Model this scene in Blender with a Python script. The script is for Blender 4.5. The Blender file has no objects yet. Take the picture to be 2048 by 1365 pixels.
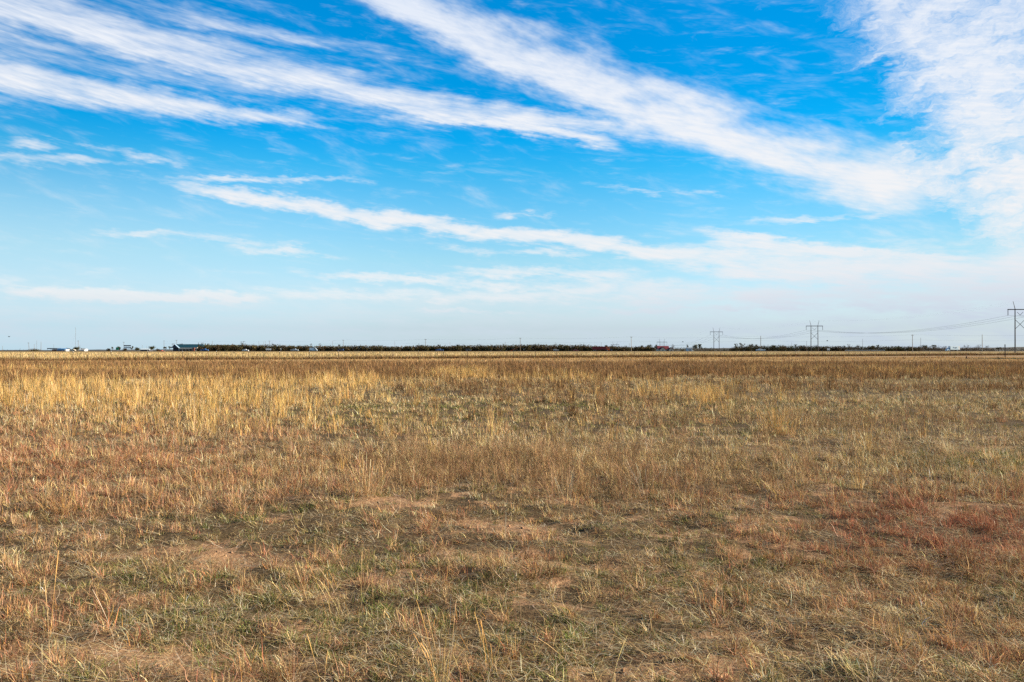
import bpy, bmesh, math, random
import numpy as np
from mathutils import Vector, Matrix

C = bpy.context.scene.collection
SC = bpy.context.scene
R = math.radians

# ------------------------------------------------------------------ camera
EYE = 1.55
FPX = 28.0 / 36.0 * 2048.0          # focal length in photo pixels
HOR = 701.0                          # photo row of the true horizon
cam_d = bpy.data.cameras.new('camera')
cam_d.lens = 28.0
cam_d.sensor_width = 36.0
cam_d.clip_start = 0.05
cam_d.clip_end = 60000.0
cam = bpy.data.objects.new('camera', cam_d)
cam.location = (0, 0, EYE)
cam.rotation_euler = (R(90) + math.atan((HOR - 682.5) / FPX), 0, 0)
C.objects.link(cam)
SC.camera = cam
SC.view_settings.view_transform = 'Standard'
SC.view_settings.look = 'None'
SC.view_settings.exposure = 1.36
SC.view_settings.gamma = 1.0
SC.cycles.use_denoising = False
SC.cycles.max_bounces = 5
SC.cycles.diffuse_bounces = 2
SC.cycles.transmission_bounces = 2
SC.cycles.volume_bounces = 0
SC.cycles.use_adaptive_sampling = True
SC.cycles.adaptive_threshold = 0.006
SC.cycles.adaptive_min_samples = 40

# ------------------------------------------------------------------ sun
SUN_EL, SUN_AZ = 23.0, 91.0          # azimuth clockwise from the view direction (+Y)
sun_d = bpy.data.lights.new('sun', 'SUN')
sun_d.energy = 5.0
sun_d.angle = R(0.53)
sun_d.color = (1.0, 0.86, 0.68)
sun = bpy.data.objects.new('sun', sun_d)
sd = Vector((math.sin(R(SUN_AZ)) * math.cos(R(SUN_EL)), math.cos(R(SUN_AZ)) * math.cos(R(SUN_EL)), math.sin(R(SUN_EL))))
sun.rotation_euler = sd.to_track_quat('Z', 'Y').to_euler()
sun.location = sd * 60
C.objects.link(sun)

# ------------------------------------------------------------------ world: Nishita sky, tinted, with procedural cirrus
world = bpy.data.worlds.new('World')
SC.world = world
world.use_nodes = True
WT = world.node_tree
WT.nodes.clear()


class X:
    """A float socket with operators that add Math nodes."""
    def __init__(s, sock): s.k = sock
    def __add__(s, o): return m('ADD', s, o)
    def __radd__(s, o): return m('ADD', o, s)
    def __sub__(s, o): return m('SUBTRACT', s, o)
    def __rsub__(s, o): return m('SUBTRACT', o, s)
    def __mul__(s, o): return m('MULTIPLY', s, o)
    def __rmul__(s, o): return m('MULTIPLY', o, s)
    def __truediv__(s, o): return m('DIVIDE', s, o)


def put(sock, v):
    if isinstance(v, X): sock.id_data.links.new(v.k, sock)
    elif isinstance(v, bpy.types.NodeSocket): sock.id_data.links.new(v, sock)
    else: sock.default_value = v


def m(op, a, b=None, c=None, clamp=False):
    n = WT.nodes.new('ShaderNodeMath'); n.operation = op; n.use_clamp = clamp
    put(n.inputs[0], a)
    if b is not None: put(n.inputs[1], b)
    if c is not None: put(n.inputs[2], c)
    return X(n.outputs[0])


def sstep(v, lo, hi):
    n = WT.nodes.new('ShaderNodeMapRange'); n.interpolation_type = 'SMOOTHSTEP'
    put(n.inputs['Value'], v); put(n.inputs['From Min'], lo); put(n.inputs['From Max'], hi)
    return X(n.outputs[0])


def comb(x, y, z=0.0):
    n = WT.nodes.new('ShaderNodeCombineXYZ')
    put(n.inputs[0], x); put(n.inputs[1], y); put(n.inputs[2], z)
    return n.outputs[0]


def noise(vec, scale, detail=3.0, rough=0.55, dist=0.0):
    n = WT.nodes.new('ShaderNodeTexNoise'); n.noise_dimensions = '2D'
    put(n.inputs['Vector'], vec)
    n.inputs['Scale'].default_value = scale; n.inputs['Detail'].default_value = detail
    n.inputs['Roughness'].default_value = rough; n.inputs['Distortion'].default_value = dist
    return X(n.outputs['Fac'])


def ramp(v, stops):
    n = WT.nodes.new('ShaderNodeValToRGB'); put(n.inputs[0], v)
    e = n.color_ramp.elements
    while len(e) > 1: e.remove(e[-1])
    e[0].position = stops[0][0]; e[0].color = (*stops[0][1], 1)
    for p, c in stops[1:]:
        k = e.new(p); k.color = (*c, 1)
    return n.outputs[0]


def mixc(f, a, b, mode='MIX'):
    n = WT.nodes.new('ShaderNodeMix'); n.data_type = 'RGBA'; n.blend_type = mode
    put(n.inputs[0], f); put(n.inputs[6], a); put(n.inputs[7], b)
    return n.outputs[2]


def lin(r, g, b):
    return tuple((c / 255 / 12.92) if c / 255 <= 0.04045 else ((c / 255 + 0.055) / 1.055) ** 2.4 for c in (r, g, b))


# sky-dome coordinates: bearing and elevation in degrees
geo = WT.nodes.new('ShaderNodeTexCoord')
sep = WT.nodes.new('ShaderNodeSeparateXYZ'); WT.links.new(geo.outputs['Generated'], sep.inputs[0])
dx, dy, dz = (X(o) for o in sep.outputs)
AZ = m('ARCTAN2', dx, dy) * (180 / math.pi)
EL = m('ARCSINE', dz) * (180 / math.pi)


def sky(px, py):
    """bearing and elevation (degrees) of a point of the photograph's sky"""
    u, v = (px - 1024) / FPX, (HOR - py) / FPX
    return math.degrees(math.atan(u)), math.degrees(math.atan(v / math.hypot(1, u)))


def band_coords(az, el, p0, p1):
    """(distance along 0..1, distance above the axis in degrees) relative to the axis p0 -> p1"""
    (a0, e0), (a1, e1) = sky(*p0), sky(*p1)
    L = math.hypot(a1 - a0, e1 - e0); c, s = (a1 - a0) / L, (e1 - e0) / L
    al = m('MULTIPLY_ADD', az, c / L, m('MULTIPLY_ADD', el, s / L, -(a0 * c + e0 * s) / L))
    ac = m('MULTIPLY_ADD', az, -s, m('MULTIPLY_ADD', el, c, (a0 * s - e0 * c)))
    return al, ac


def band(az, el, p0, p1, up, dn, amp=1.0, e0=0.15, e1=0.15):
    """a streak of cloud: half widths up/dn (start, end) in photo pixels, fading over e0/e1 of its length"""
    al, ac = band_coords(az, el, p0, p1)
    k = 57.3 / FPX
    ts = m('ADD', al, 0.0, clamp=True)
    wu = m('MULTIPLY_ADD', ts, (up[1] - up[0]) * k, up[0] * k)
    wd = m('MULTIPLY_ADD', ts, -(dn[1] - dn[0]) * k, -dn[0] * k)
    q = m('MAXIMUM', ac / wu, ac / wd)
    body = sstep(q, 1.0, 0.0)
    ends = sstep(al, -e0, e0) * sstep(al, 1 + e1, 1 - e1)
    return body * ends * amp


def family(p0, p1, stretch, scale, seed, warp=0.0):
    """fibre noise drawn out along an axis"""
    al, ac = band_coords(AZ, EL, p0, p1)
    (a0, b0), (a1, b1) = sky(*p0), sky(*p1)
    L = math.hypot(a1 - a0, b1 - b0)
    return comb(al * (L / stretch) + seed, ac + seed * 1.7)


# slow wander of the whole deck
w1 = noise(comb(AZ * 0.12, EL * 0.22), 1.0, 2, 0.5) - 0.5
w2 = noise(comb(AZ * 0.55 + 37.0, EL * 1.1 - 11.0), 1.0, 3, 0.6) - 0.5
A = AZ + w1 * 2.0
E = EL + w1 * 0.9 + w2 * 0.85
EB = EL + w1 * 0.7 + w2 * 1.9

# fibres: F1 descend to the right (upper left and diagonal), F2 rise to the right (upper right), F3 level
f1 = noise(family((0, 20), (1250, 262), 8.0, 1, 3.0), 1.2, 4, 0.66)
f1b = noise(family((640, 0), (1750, 390), 3.6, 1, 8.0), 0.8, 4, 0.6)
f2 = noise(comb(A * 0.30 + EL * 0.12, EB * 1.0 - A * 0.16), 0.85, 5, 0.66)
ff = noise(comb(AZ * 0.42 - EL * 0.1, EL * 4.2 + AZ * 0.82), 1.0, 3, 0.6)
f3 = noise(family((300, 560), (1900, 640), 5.0, 1, 5.0), 1.3, 4, 0.62)

E = E + (ff - 0.5) * 0.45
EB = EB + (ff - 0.5) * 0.8
# upper-left streaks
g1 = band(A, E, (-150, -40), (1330, 270), (110, 26), (62, 30), 0.92, 0.02, 0.10)
g1 = m('MAXIMUM', g1, band(A, E, (-150, 130), (640, 238), (75, 14), (66, 22), 0.95, 0.02, 0.25))
g1 = m('MAXIMUM', g1, band(A, E, (600, 165), (1220, 285), (10, 24), (14, 24), 1.0, 0.25, 0.08))
g1 = m('MAXIMUM', g1, band(A, E, (200, -10), (820, 110), (40, 24), (36, 24), 0.5, 0.3, 0.4))
g1 = m('MAXIMUM', g1, band(A, E, (-100, 60), (700, 200), (50, 20), (60, 20), 0.5, 0.1, 0.3))
d1 = sstep(g1 + (f1 - 0.5) * 1.35, 0.04, 1.24)
# the broad diagonal
g2 = band(A, E, (560, -130), (1850, 396), (112, 104), (46, 104), 1.04, 0.08, 0.07)
g2 = m('MAXIMUM', g2, band(A, E, (1000, 60), (1400, 310), (60, 20), (110, 30), 0.5, 0.4, 0.2))
d2 = sstep(g2 + (f1b - 0.5) * 1.35, 0.04, 1.22)
# the feathery mass on the right
g3 = band(A, EB, (1690, -330), (2120, 520), (700, 400), (250, 120), 1.02, 0.05, 0.04)
g3 = m('MAXIMUM', g3, band(A, EB, (1740, 340), (2400, 500), (130, 240), (70, 70), 0.95, 0.1, 0.1))
d3 = sstep(g3 + (f2 - 0.5) * 1.5, 0.22, 1.22)
# lower bands
g4 = band(A, E, (330, 362), (1480, 520), (20, 34), (26, 36), 1.12, 0.16, 0.05)
for p0, p1, up, dn, amp, ea, eb in (
        ((310, 350), (720, 362), (12, 10), (16, 12), 0.66, 0.25, 0.4), ((1290, 515), (2300, 560), (64, 110), (44, 90), 1.05, 0.12, 0.1),
        ((1420, 465), (2000, 524), (22, 18), (56, 24), 1.15, 0.1, 0.2), ((1200, 376), (1470, 392), (14, 10), (14, 10), 0.54, 0.3, 0.3),
        ((1480, 446), (1800, 428), (13, 10), (13, 10), 0.58, 0.3, 0.2), ((1000, 426), (1110, 434), (13, 9), (12, 8), 0.62, 0.2, 0.2),
        ((620, 542), (1200, 588), (11, 26), (16, 20), 0.86, 0.16, 0.2), ((900, 538), (1290, 556), (16, 26), (18, 22), 0.8, 0.25, 0.2),
        ((1050, 575), (2200, 600), (30, 74), (30, 54), 0.78, 0.2, 0.1), ((10, 575), (520, 604), (24, 18), (26, 16), 1.2, 0.16, 0.2),
        ((520, 580), (1300, 596), (18, 24), (24, 20), 0.72, 0.16, 0.2), ((450, 490), (670, 508), (20, 12), (20, 12), 0.8, 0.25, 0.25),
        ((150, 460), (580, 486), (14, 12), (16, 12), 0.6, 0.2, 0.2), ((14, 288), (116, 290), (16, 12), (16, 11), 0.52, 0.25, 0.25),
        ((140, 294), (222, 298), (10, 9), (10, 9), 0.46, 0.25, 0.25), ((245, 303), (410, 325), (13, 11), (13, 11), 0.46, 0.2, 0.25),
        ((-80, 310), (280, 318), (18, 10), (20, 10), 0.55, 0.1, 0.3), ((1450, 600), (2300, 640), (16, 26), (16, 24), 0.8, 0.2, 0.1), ((1100, 622), (1700, 612), (12, 14), (12, 12), 0.7, 0.2, 0.25), ((840, 618), (1060, 622), (8, 7), (9, 7), 0.7, 0.2, 0.25), ((1560, 560), (2200, 570), (20, 30), (20, 30), 0.9, 0.2, 0.1), ((880, 496), (1190, 518), (14, 12), (14, 12), 0.6, 0.2, 0.2)):
    g4 = m('MAXIMUM', g4, band(A, E, p0, p1, up, dn, amp, ea, eb))
d4 = sstep(g4 + (f3 - 0.5) * 1.5, 0.08, 1.2)
# veil towards the horizon and faint general cirrus
veil = sstep(EL, 6.0, 0.3) * 0.55
thin = sstep(f1b * 0.5 + f3 * 0.5, 0.46, 0.72) * sstep(EL, 30, 10) * 0.05
dens = m('MAXIMUM', m('MAXIMUM', d1 * (0.62 + 0.62 * ff), d2 * (0.80 + 0.34 * ff)), m('MAXIMUM', d3 * (0.74 + 0.36 * ff), d4 * (0.68 + 0.42 * ff)))
dens = m('MINIMUM', dens, 0.985)
dens = 1.0 - (1.0 - dens) * (1.0 - m('MAXIMUM', veil * (f3 * 2.2 - 0.25), 0.0)) * (1.0 - thin)

st = WT.nodes.new('ShaderNodeTexSky'); st.sky_type = 'NISHITA'; st.sun_disc = False
st.sun_elevation = R(SUN_EL); st.sun_rotation = R(SUN_AZ)
st.air_density = 1.0; st.dust_density = 1.0; st.ozone_density = 1.0
SKY_K = 0.10
gain = (1 / SKY_K)
e01 = m('DIVIDE', EL, 40.0, clamp=True)
NI = st.outputs[0]
TK = 5.0
tint = ramp(e01, [(p / 40.0, (r / TK, g / TK, b / TK)) for p, r, g, b in (
    (0.0, 1.9, 2.6, 4.1), (1.5, 1.40, 1.80, 2.75), (3.6, 1.45, 1.76, 2.30), (6.5, 1.15, 1.77, 2.09), (9.3, 0.74, 1.71, 2.14),
    (12.8, 0.2, 1.6, 2.22), (14.8, 0.02, 1.48, 2.31), (18.5, 0.0, 1.38, 2.26), (26.0, 0.0, 1.38, 2.36), (33.0, 0.25, 0.9, 1.5), (40.0, 0.35, 0.6, 0.95))])
eg = m('SUBTRACT', TK, sstep(m('ABSOLUTE', AZ), 12.0, 40.0) * (0.27 * TK))
EDGE = comb(eg, eg, eg)
SKYCOL = mixc(1.0, mixc(1.0, NI, tint, 'MULTIPLY'), EDGE, 'MULTIPLY')
CLOUD = ramp(e01, [(0.0, lin(200, 217, 231)), (0.04, lin(208, 222, 234)), (0.075, lin(226, 233, 239)), (0.10, lin(240, 243, 245)), (0.25, lin(244, 244, 246)), (0.45, lin(240, 244, 251)), (0.65, lin(224, 234, 250))])
LILAC = ramp(e01, [(0.0, lin(186, 202, 224)), (0.06, lin(205, 214, 230)), (0.13, lin(232, 234, 240)), (0.3, lin(242, 243, 246))])
CLOUD = mixc(sstep(AZ, -6.0, 26.0) * sstep(EL, 9.0, 3.0), CLOUD, LILAC)
pl = tuple(v * gain for v in lin(196, 234, 250))
SKYCOL = mixc(sstep(AZ, 2.0, -36.0) * sstep(EL, 14.0, 4.0) * 0.62, SKYCOL, (*pl, 1))
col = mixc(dens, SKYCOL, mixc(1.0, CLOUD, (gain, gain, gain, 1), 'MULTIPLY'))
lev = SKY_K / 0.05 / 2 ** SC.view_settings.exposure
col = mixc(1.0, col, (lev, lev, lev, 1), 'MULTIPLY')
bg = WT.nodes.new('ShaderNodeBackground'); put(bg.inputs[0], col); bg.inputs[1].default_value = 0.05
wo = WT.nodes.new('ShaderNodeOutputWorld'); WT.links.new(bg.outputs[0], wo.inputs[0])

# ------------------------------------------------------------------ helpers
rng = np.random.default_rng(7)
rnd = random.Random(11)


def tag(o, label, cat, group=None, kind=None):
    o['label'] = label; o['category'] = cat
    if group: o['group'] = group
    if kind: o['kind'] = kind
    return o


def empty(name, loc, rz=0.0):
    o = bpy.data.objects.new(name, None); C.objects.link(o)
    o.location = loc; o.rotation_euler = (0, 0, rz)
    return o


def at(px, D, py=HOR):
    """point that stands at depth D (metres along +Y) where the photograph shows pixel (px, py)"""
    return Vector(((px - 1024) / FPX * D, D, EYE + (HOR - py) / FPX * D))


def vnoise(x, y, s=0):
    """value noise 0..1 on arrays"""
    x = np.asarray(x, float); y = np.asarray(y, float)
    xi = np.floor(x).astype(np.int64); yi = np.floor(y).astype(np.int64)
    fx = x - xi; fy = y - yi
    fx = fx * fx * (3 - 2 * fx); fy = fy * fy * (3 - 2 * fy)

    def h(a, b):
        n = (a * 374761393 + b * 668265263 + s * 974634777) & 0x7FFFFFFF
        n = ((n ^ (n >> 13)) * 1274126177) & 0x7FFFFFFF
        return ((n ^ (n >> 16)) & 0xFFFF) / 65535.0
    return (h(xi, yi) * (1 - fx) + h(xi + 1, yi) * fx) * (1 - fy) + (h(xi, yi + 1) * (1 - fx) + h(xi + 1, yi + 1) * fx) * fy


def fbm(x, y, s=0, o=4):
    t = 0; a = 0.5; w = 0
    for k in range(o):
        t = t + a * vnoise(x * 2 ** k, y * 2 ** k, s + k * 17); w += a; a *= 0.55
    return t / w


def smooth(v, a, b):
    t = np.clip((v - a) / (b - a), 0, 1)
    return t * t * (3 - 2 * t)


ROAD_Y = 590.0


def gz(x, y):
    """height of the ground"""
    x = np.asarray(x, float); y = np.asarray(y, float)
    r = np.hypot(x, y)
    near = 1 - smooth(r, 25, 90)
    z = (fbm(x * 1.1, y * 1.1, 3) - 0.5) * 0.10 * near + (fbm(x * 4.2, y * 4.2, 9, 3) - 0.5) * 0.075 * (1 - smooth(r, 10, 25))
    z = z + (1 - smooth(np.abs(y - ROAD_Y), 9, 24)) * 0.95
    z = z - smooth(y, 900, 1100) * 9.0
    return z


def new_obj(name, me, parent=None):
    o = bpy.data.objects.new(name, me); C.objects.link(o)
    if parent is not None: o.parent = parent
    return o


def mesh_np(name, V, F, mat, col=None, parent=None, nf=4):
    """mesh from numpy arrays: V (n,3), F (m,nf), col per face (m,3)"""
    me = bpy.data.meshes.new(name)
    me.vertices.add(len(V)); me.vertices.foreach_set('co', np.ascontiguousarray(V, np.float32).ravel())
    me.loops.add(F.size); me.loops.foreach_set('vertex_index', np.ascontiguousarray(F, np.int32).ravel())
    me.polygons.add(len(F)); me.polygons.foreach_set('loop_start', np.arange(0, F.size, nf, dtype=np.int32))
    me.update(calc_edges=True)
    if col is not None:
        a = me.attributes.new('tone', 'FLOAT_COLOR', 'FACE')
        a.data.foreach_set('color', np.concatenate([col, np.ones((len(col), 1))], 1).astype(np.float32).ravel())
    me.materials.append(mat)
    return new_obj(name, me, parent)


def node_mat(name):
    mt = bpy.data.materials.new(name); mt.use_nodes = True
    nt = mt.node_tree
    return mt, nt, nt.nodes['Principled BSDF']


def paint(name, c, rough=0.6, var=0.12, scale=3.0, metal=0.0, spec=0.3):
    """plain procedural surface: base colour broken up by object-space noise"""
    mt, nt, b = node_mat(name)
    tc = nt.nodes.new('ShaderNodeTexCoord'); n = nt.nodes.new('ShaderNodeTexNoise')
    n.inputs['Scale'].default_value = scale; n.inputs['Detail'].default_value = 4
    nt.links.new(tc.outputs['Object'], n.inputs['Vector'])
    r = nt.nodes.new('ShaderNodeValToRGB'); nt.links.new(n.outputs['Fac'], r.inputs[0])
    r.color_ramp.elements[0].position = 0.3; r.color_ramp.elements[1].position = 0.7
    r.color_ramp.elements[0].color = (*[max(0, v * (1 - var)) for v in c], 1)
    r.color_ramp.elements[1].color = (*[min(1, v * (1 + var)) for v in c], 1)
    nt.links.new(r.outputs[0], b.inputs['Base Color'])
    b.inputs['Roughness'].default_value = rough; b.inputs['Metallic'].default_value = metal
    b.inputs['Specular IOR Level'].default_value = spec
    return mt


def leaf_mat(name, trans=0.3):
    """blades and leaves: colour from the 'tone' of each face, part of the light passing through"""
    mt, nt, b = node_mat(name); nt.nodes.remove(b)
    a = nt.nodes.new('ShaderNodeAttribute'); a.attribute_name = 'tone'
    d = nt.nodes.new('ShaderNodeBsdfDiffuse'); t = nt.nodes.new('ShaderNodeBsdfTranslucent'); x = nt.nodes.new('ShaderNodeMixShader')
    nt.links.new(a.outputs['Color'], d.inputs[0]); nt.links.new(a.outputs['Color'], t.inputs[0])
    x.inputs[0].default_value = trans
    nt.links.new(d.outputs[0], x.inputs[1]); nt.links.new(t.outputs[0], x.inputs[2])
    nt.links.new(x.outputs[0], nt.nodes['Material Output'].inputs[0])
    return mt


GRASS = leaf_mat('grass_blades', 0.20)
LEAF = leaf_mat('tree_leaves', 0.22)

# ------------------------------------------------------------------ ground, one sheet to the horizon
# patches of the field, given where the photograph shows them (pixel centre, radii) and laid out on the ground
BARE = [(450, 1112, 170, 26, .95), (830, 1006, 230, 14, .7), (950, 1055, 130, 14, .9), (1010, 1112, 110, 18, .85), (330, 1322, 140, 40, .9),
        (1340, 1338, 190, 34, .95), (1160, 1130, 90, 14, .6), (1700, 1300, 110, 20, .6), (120, 1070, 110, 14, .5), (1560, 1120, 90, 14, .5),
        (780, 1150, 90, 14, .5), (640, 1190, 90, 12, .45), (1480, 1260, 80, 14, .45), (1850, 1120, 80, 10, .4), (150, 1180, 60, 10, .4), (1270, 1185, 80, 12, .5)]


def blobs(px, py, L):
    v = np.zeros_like(px)
    for cx, cy, rx, ry, a in L:
        v = np.maximum(v, a * np.exp(-(((px - cx) / rx) ** 2 + ((py - cy) / ry) ** 2)))
    return v


def pix(x, y):
    y = np.maximum(y, 1.5)
    return 1024 + FPX * x / y, HOR + EYE * FPX / y


n = 430
t = np.linspace(-1, 1, n)
gx = 1.33 * np.sinh(9.5 * t); gy = 6.0 + 1.33 * np.sinh(9.5 * t)
GX, GY = np.meshgrid(gx, gy)
V = np.stack([GX, GY, gz(GX, GY)], -1).reshape(-1, 3)
i = np.arange(n * n).reshape(n, n)
F = np.stack([i[:-1, :-1], i[:-1, 1:], i[1:, 1:], i[1:, :-1]], -1).reshape(-1, 4)
cx = V[F].mean(1)
ppx, ppy = pix(cx[:, 0], cx[:, 1])
dd = cx[:, 1]
soil = np.array([.43, .26, .145]); thatch = np.array([.13, .092, .05]); brownf = np.array([.17, .10, .05]); tan = np.array([.36, .235, .12]); goldf = np.array([.34, .24, .10])
bare = blobs(ppx, ppy, BARE)
nn = fbm(cx[:, 0] * .9, cx[:, 1] * .9, 21)
n2 = fbm(cx[:, 0] * 3.4, cx[:, 1] * 3.4, 23)
w_soil = smooth(0.24 + 0.95 * bare * fbm(cx[:, 0] * 2.3, cx[:, 1] * 2.3, 63, 3) + (nn - .5) * .8 + (n2 - .5) * 1.1, .25, .62) * (1 - smooth(dd, 9, 22))
w_soil = np.where(dd < 0, .5, w_soil)
gcol = thatch * (1 - w_soil[:, None]) + soil * w_soil[:, None]
for a, b, c in ((58, 70, brownf), (96, 104, tan)):
    k = smooth(dd, a, b)[:, None]; gcol = gcol * (1 - k) + c * k
fd = dd - (154 + .584 * cx[:, 0])
k = smooth(fd, -1, 1)[:, None]; gcol = gcol * (1 - k) + goldf * k
k = smooth(dd, 610, 640)[:, None]; gcol = gcol * (1 - k) + np.array([.16, .11, .06]) * k
gm, nt, b = node_mat('field_soil')
a = nt.nodes.new('ShaderNodeAttribute'); a.attribute_name = 'tone'
tc = nt.nodes.new('ShaderNodeTexCoord')


def tnoise(sc, det=5, rough=.6):
    q = nt.nodes.new('ShaderNodeTexNoise'); q.inputs['Scale'].default_value = sc; q.inputs['Detail'].default_value = det
    q.inputs['Roughness'].default_value = rough; nt.links.new(tc.outputs['Object'], q.inputs['Vector']); return q.outputs['Fac']


def mulramp(fac, lo, hi, col_in):
    r = nt.nodes.new('ShaderNodeValToRGB'); nt.links.new(fac, r.inputs[0])
    r.color_ramp.elements[0].position = .3; r.color_ramp.elements[0].color = (*lo, 1)
    r.color_ramp.elements[1].position = .72; r.color_ramp.elements[1].color = (*hi, 1)
    x = nt.nodes.new('ShaderNodeMix'); x.data_type = 'RGBA'; x.blend_type = 'MULTIPLY'; x.inputs[0].default_value = 1
    nt.links.new(col_in, x.inputs[6]); nt.links.new(r.outputs[0], x.inputs[7]); return x.outputs[2]


c1 = mulramp(tnoise(3.0), (.72, .74, .78), (1.15, 1.1, 1.05), a.outputs['Color'])
c1 = mulramp(tnoise(40.0, 3), (.55, .53, .5), (1.22, 1.22, 1.22), c1)
c1 = mulramp(tnoise(9.0, 6, .7), (.62, .62, .62), (1.15, 1.15, 1.15), c1)
nt.links.new(c1, b.inputs['Base Color']); b.inputs['Roughness'].default_value = .95; b.inputs['Specular IOR Level'].default_value = .1
bp = nt.nodes.new('ShaderNodeBump'); bp.inputs['Strength'].default_value = .9; bp.inputs['Distance'].default_value = .02
nt.links.new(tnoise(28.0, 6, .65), bp.inputs['Height']); nt.links.new(bp.outputs[0], b.inputs['Normal'])
ground = tag(mesh_np('ground', V, F, gm, gcol), 'flat dry field of reddish sandy soil running out to the horizon', 'ground', kind='structure')
ground.data.polygons.foreach_set('use_smooth', np.ones(len(F), bool))

# ------------------------------------------------------------------ grass
PAL = dict(straw=(.50, .355, .165), pale=(.66, .55, .35), gold=(.54, .345, .11), orange=(.50, .27, .085), red=(.35, .205, .12), rust=(.30, .115, .065),
           brown=(.25, .155, .08), dark=(.165, .088, .04), green=(.095, .12, .03), olive=(.21, .19, .07), grey=(.42, .375, .27))
PAL = {k: np.array(v) for k, v in PAL.items()}


class Field:
    """collects ribbons and links them as one mesh"""
    def __init__(s): s.V = []; s.F = []; s.K = []; s.n = 0

    def add(s, P, H, yaw, th0, bend, W, col, seg, head=0.0, kink=0.0, swirl=0.0):
        N = len(P)
        if N == 0: return
        dirx, diry = np.cos(yaw), np.sin(yaw)
        tw = yaw + math.pi / 2 + rng.normal(0, .5, N)
        wx, wy = np.cos(tw), np.sin(tw)
        pos = P.copy(); rows = []
        for k in range(seg + 1):
            tt = k / seg
            w = W * (1 - tt ** 1.6 * .88)
            if head: w = np.where(tt > .66, W * (1.0 + head * (1 - abs(tt - .84) / .17)), w * .8)
            off = np.stack([wx * w / 2, wy * w / 2, np.zeros(N)], 1)
            rows.append(pos - off); rows.append(pos + off)
            if swirl and k: sw = rng.normal(0, swirl, N) if k == 1 else sw; yw = yaw + sw * k / seg; dirx, diry = np.cos(yw), np.sin(yw)
            th = th0 + bend * (k + .5) / seg + (rng.normal(0, kink, N) if kink else 0)
            st = H / seg
            pos = pos + np.stack([dirx * np.sin(th) * st, diry * np.sin(th) * st, np.cos(th) * st], 1)
            pos[:, 2] = np.maximum(pos[:, 2], P[:, 2] + .004)
        V = np.stack(rows, 1)
        base = s.n + np.arange(N)[:, None] * (2 * (seg + 1))
        k = np.arange(seg)[None, :] * 2
        F = np.stack([base + k, base + k + 1, base + k + 3, base + k + 2], -1)
        s.V.append(V.reshape(-1, 3)); s.F.append(F.reshape(-1, 4)); s.K.append(np.repeat(col, seg, axis=0)); s.n += N * 2 * (seg + 1)

    def build(s, name, label=None, cat=None, kind='stuff', parent=None):
        o = mesh_np(name, np.concatenate(s.V), np.concatenate(s.F), GRASS, np.clip(np.concatenate(s.K), 0, 1), parent)
        if label: tag(o, label, cat, kind=kind)
        return o


GOLD = [(200, 798, 280, 20, 1.6), (60, 788, 230, 18, 1.8), (430, 804, 230, 22, .8), (560, 772, 220, 10, 1.2), (725, 772, 28, 10, 3.0), (1340, 792, 190, 10, .7),
        (1410, 800, 34, 14, 1.6), (1590, 738, 130, 4, 1.4), (500, 850, 300, 26, .5), (920, 751, 52, 6, 3.2), (1100, 760, 120, 8, .5), (1800, 745, 200, 6, .5), (120, 745, 260, 3, 1.4)]
RED = [(130, 930, 360, 80, 2.6), (420, 905, 240, 60, 1.6), (60, 1000, 240, 60, 1.6), (1870, 1062, 270, 54, 7.5), (1480, 1010, 220, 50, 1.2), (700, 1040, 190, 26, .8), (60, 1260, 200, 80, .8),
       (560, 960, 240, 40, 1.3)]
WEED = [(1000, 950, 360, 30, 1.7), (1380, 970, 200, 36, .9), (760, 955, 160, 36, .9), (1700, 850, 400, 14, .6), (1250, 800, 200, 10, .5)]
GREEN = [(1000, 1092, 340, 34, 1.1), (640, 1062, 190, 26, 1.0), (1920, 1270, 270, 80, 1.2), (480, 1240, 280, 46, .9), (1600, 1160, 180, 50, .9), (1150, 1250, 260, 60, .8), (1420, 1060, 160, 30, .8),
         (1000, 820, 500, 26, .5), (1950, 920, 120, 20, .8), (250, 1170, 150, 30, .6), (1300, 850, 300, 20, .3)]
SP = ['straw', 'red', 'green', 'gold', 'weed', 'darkb', 'mown']
short_dry, reddish, green_f, golden, weeds, thatch_f = (Field() for _ in range(6))


def colour(names, probs, N, jit=.30, mute=0.0):
    base = np.stack([PAL[q] for q in names])
    c = base[rng.choice(len(names), N, p=probs)]
    c = c * (1 - mute) + (np.array(probs) / sum(probs)) @ base * mute
    jit = jit * (1 - .7 * mute)
    return c * np.exp(rng.normal(0, jit, (N, 1))) * np.exp(rng.normal(0, .05, (N, 3)))


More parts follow.
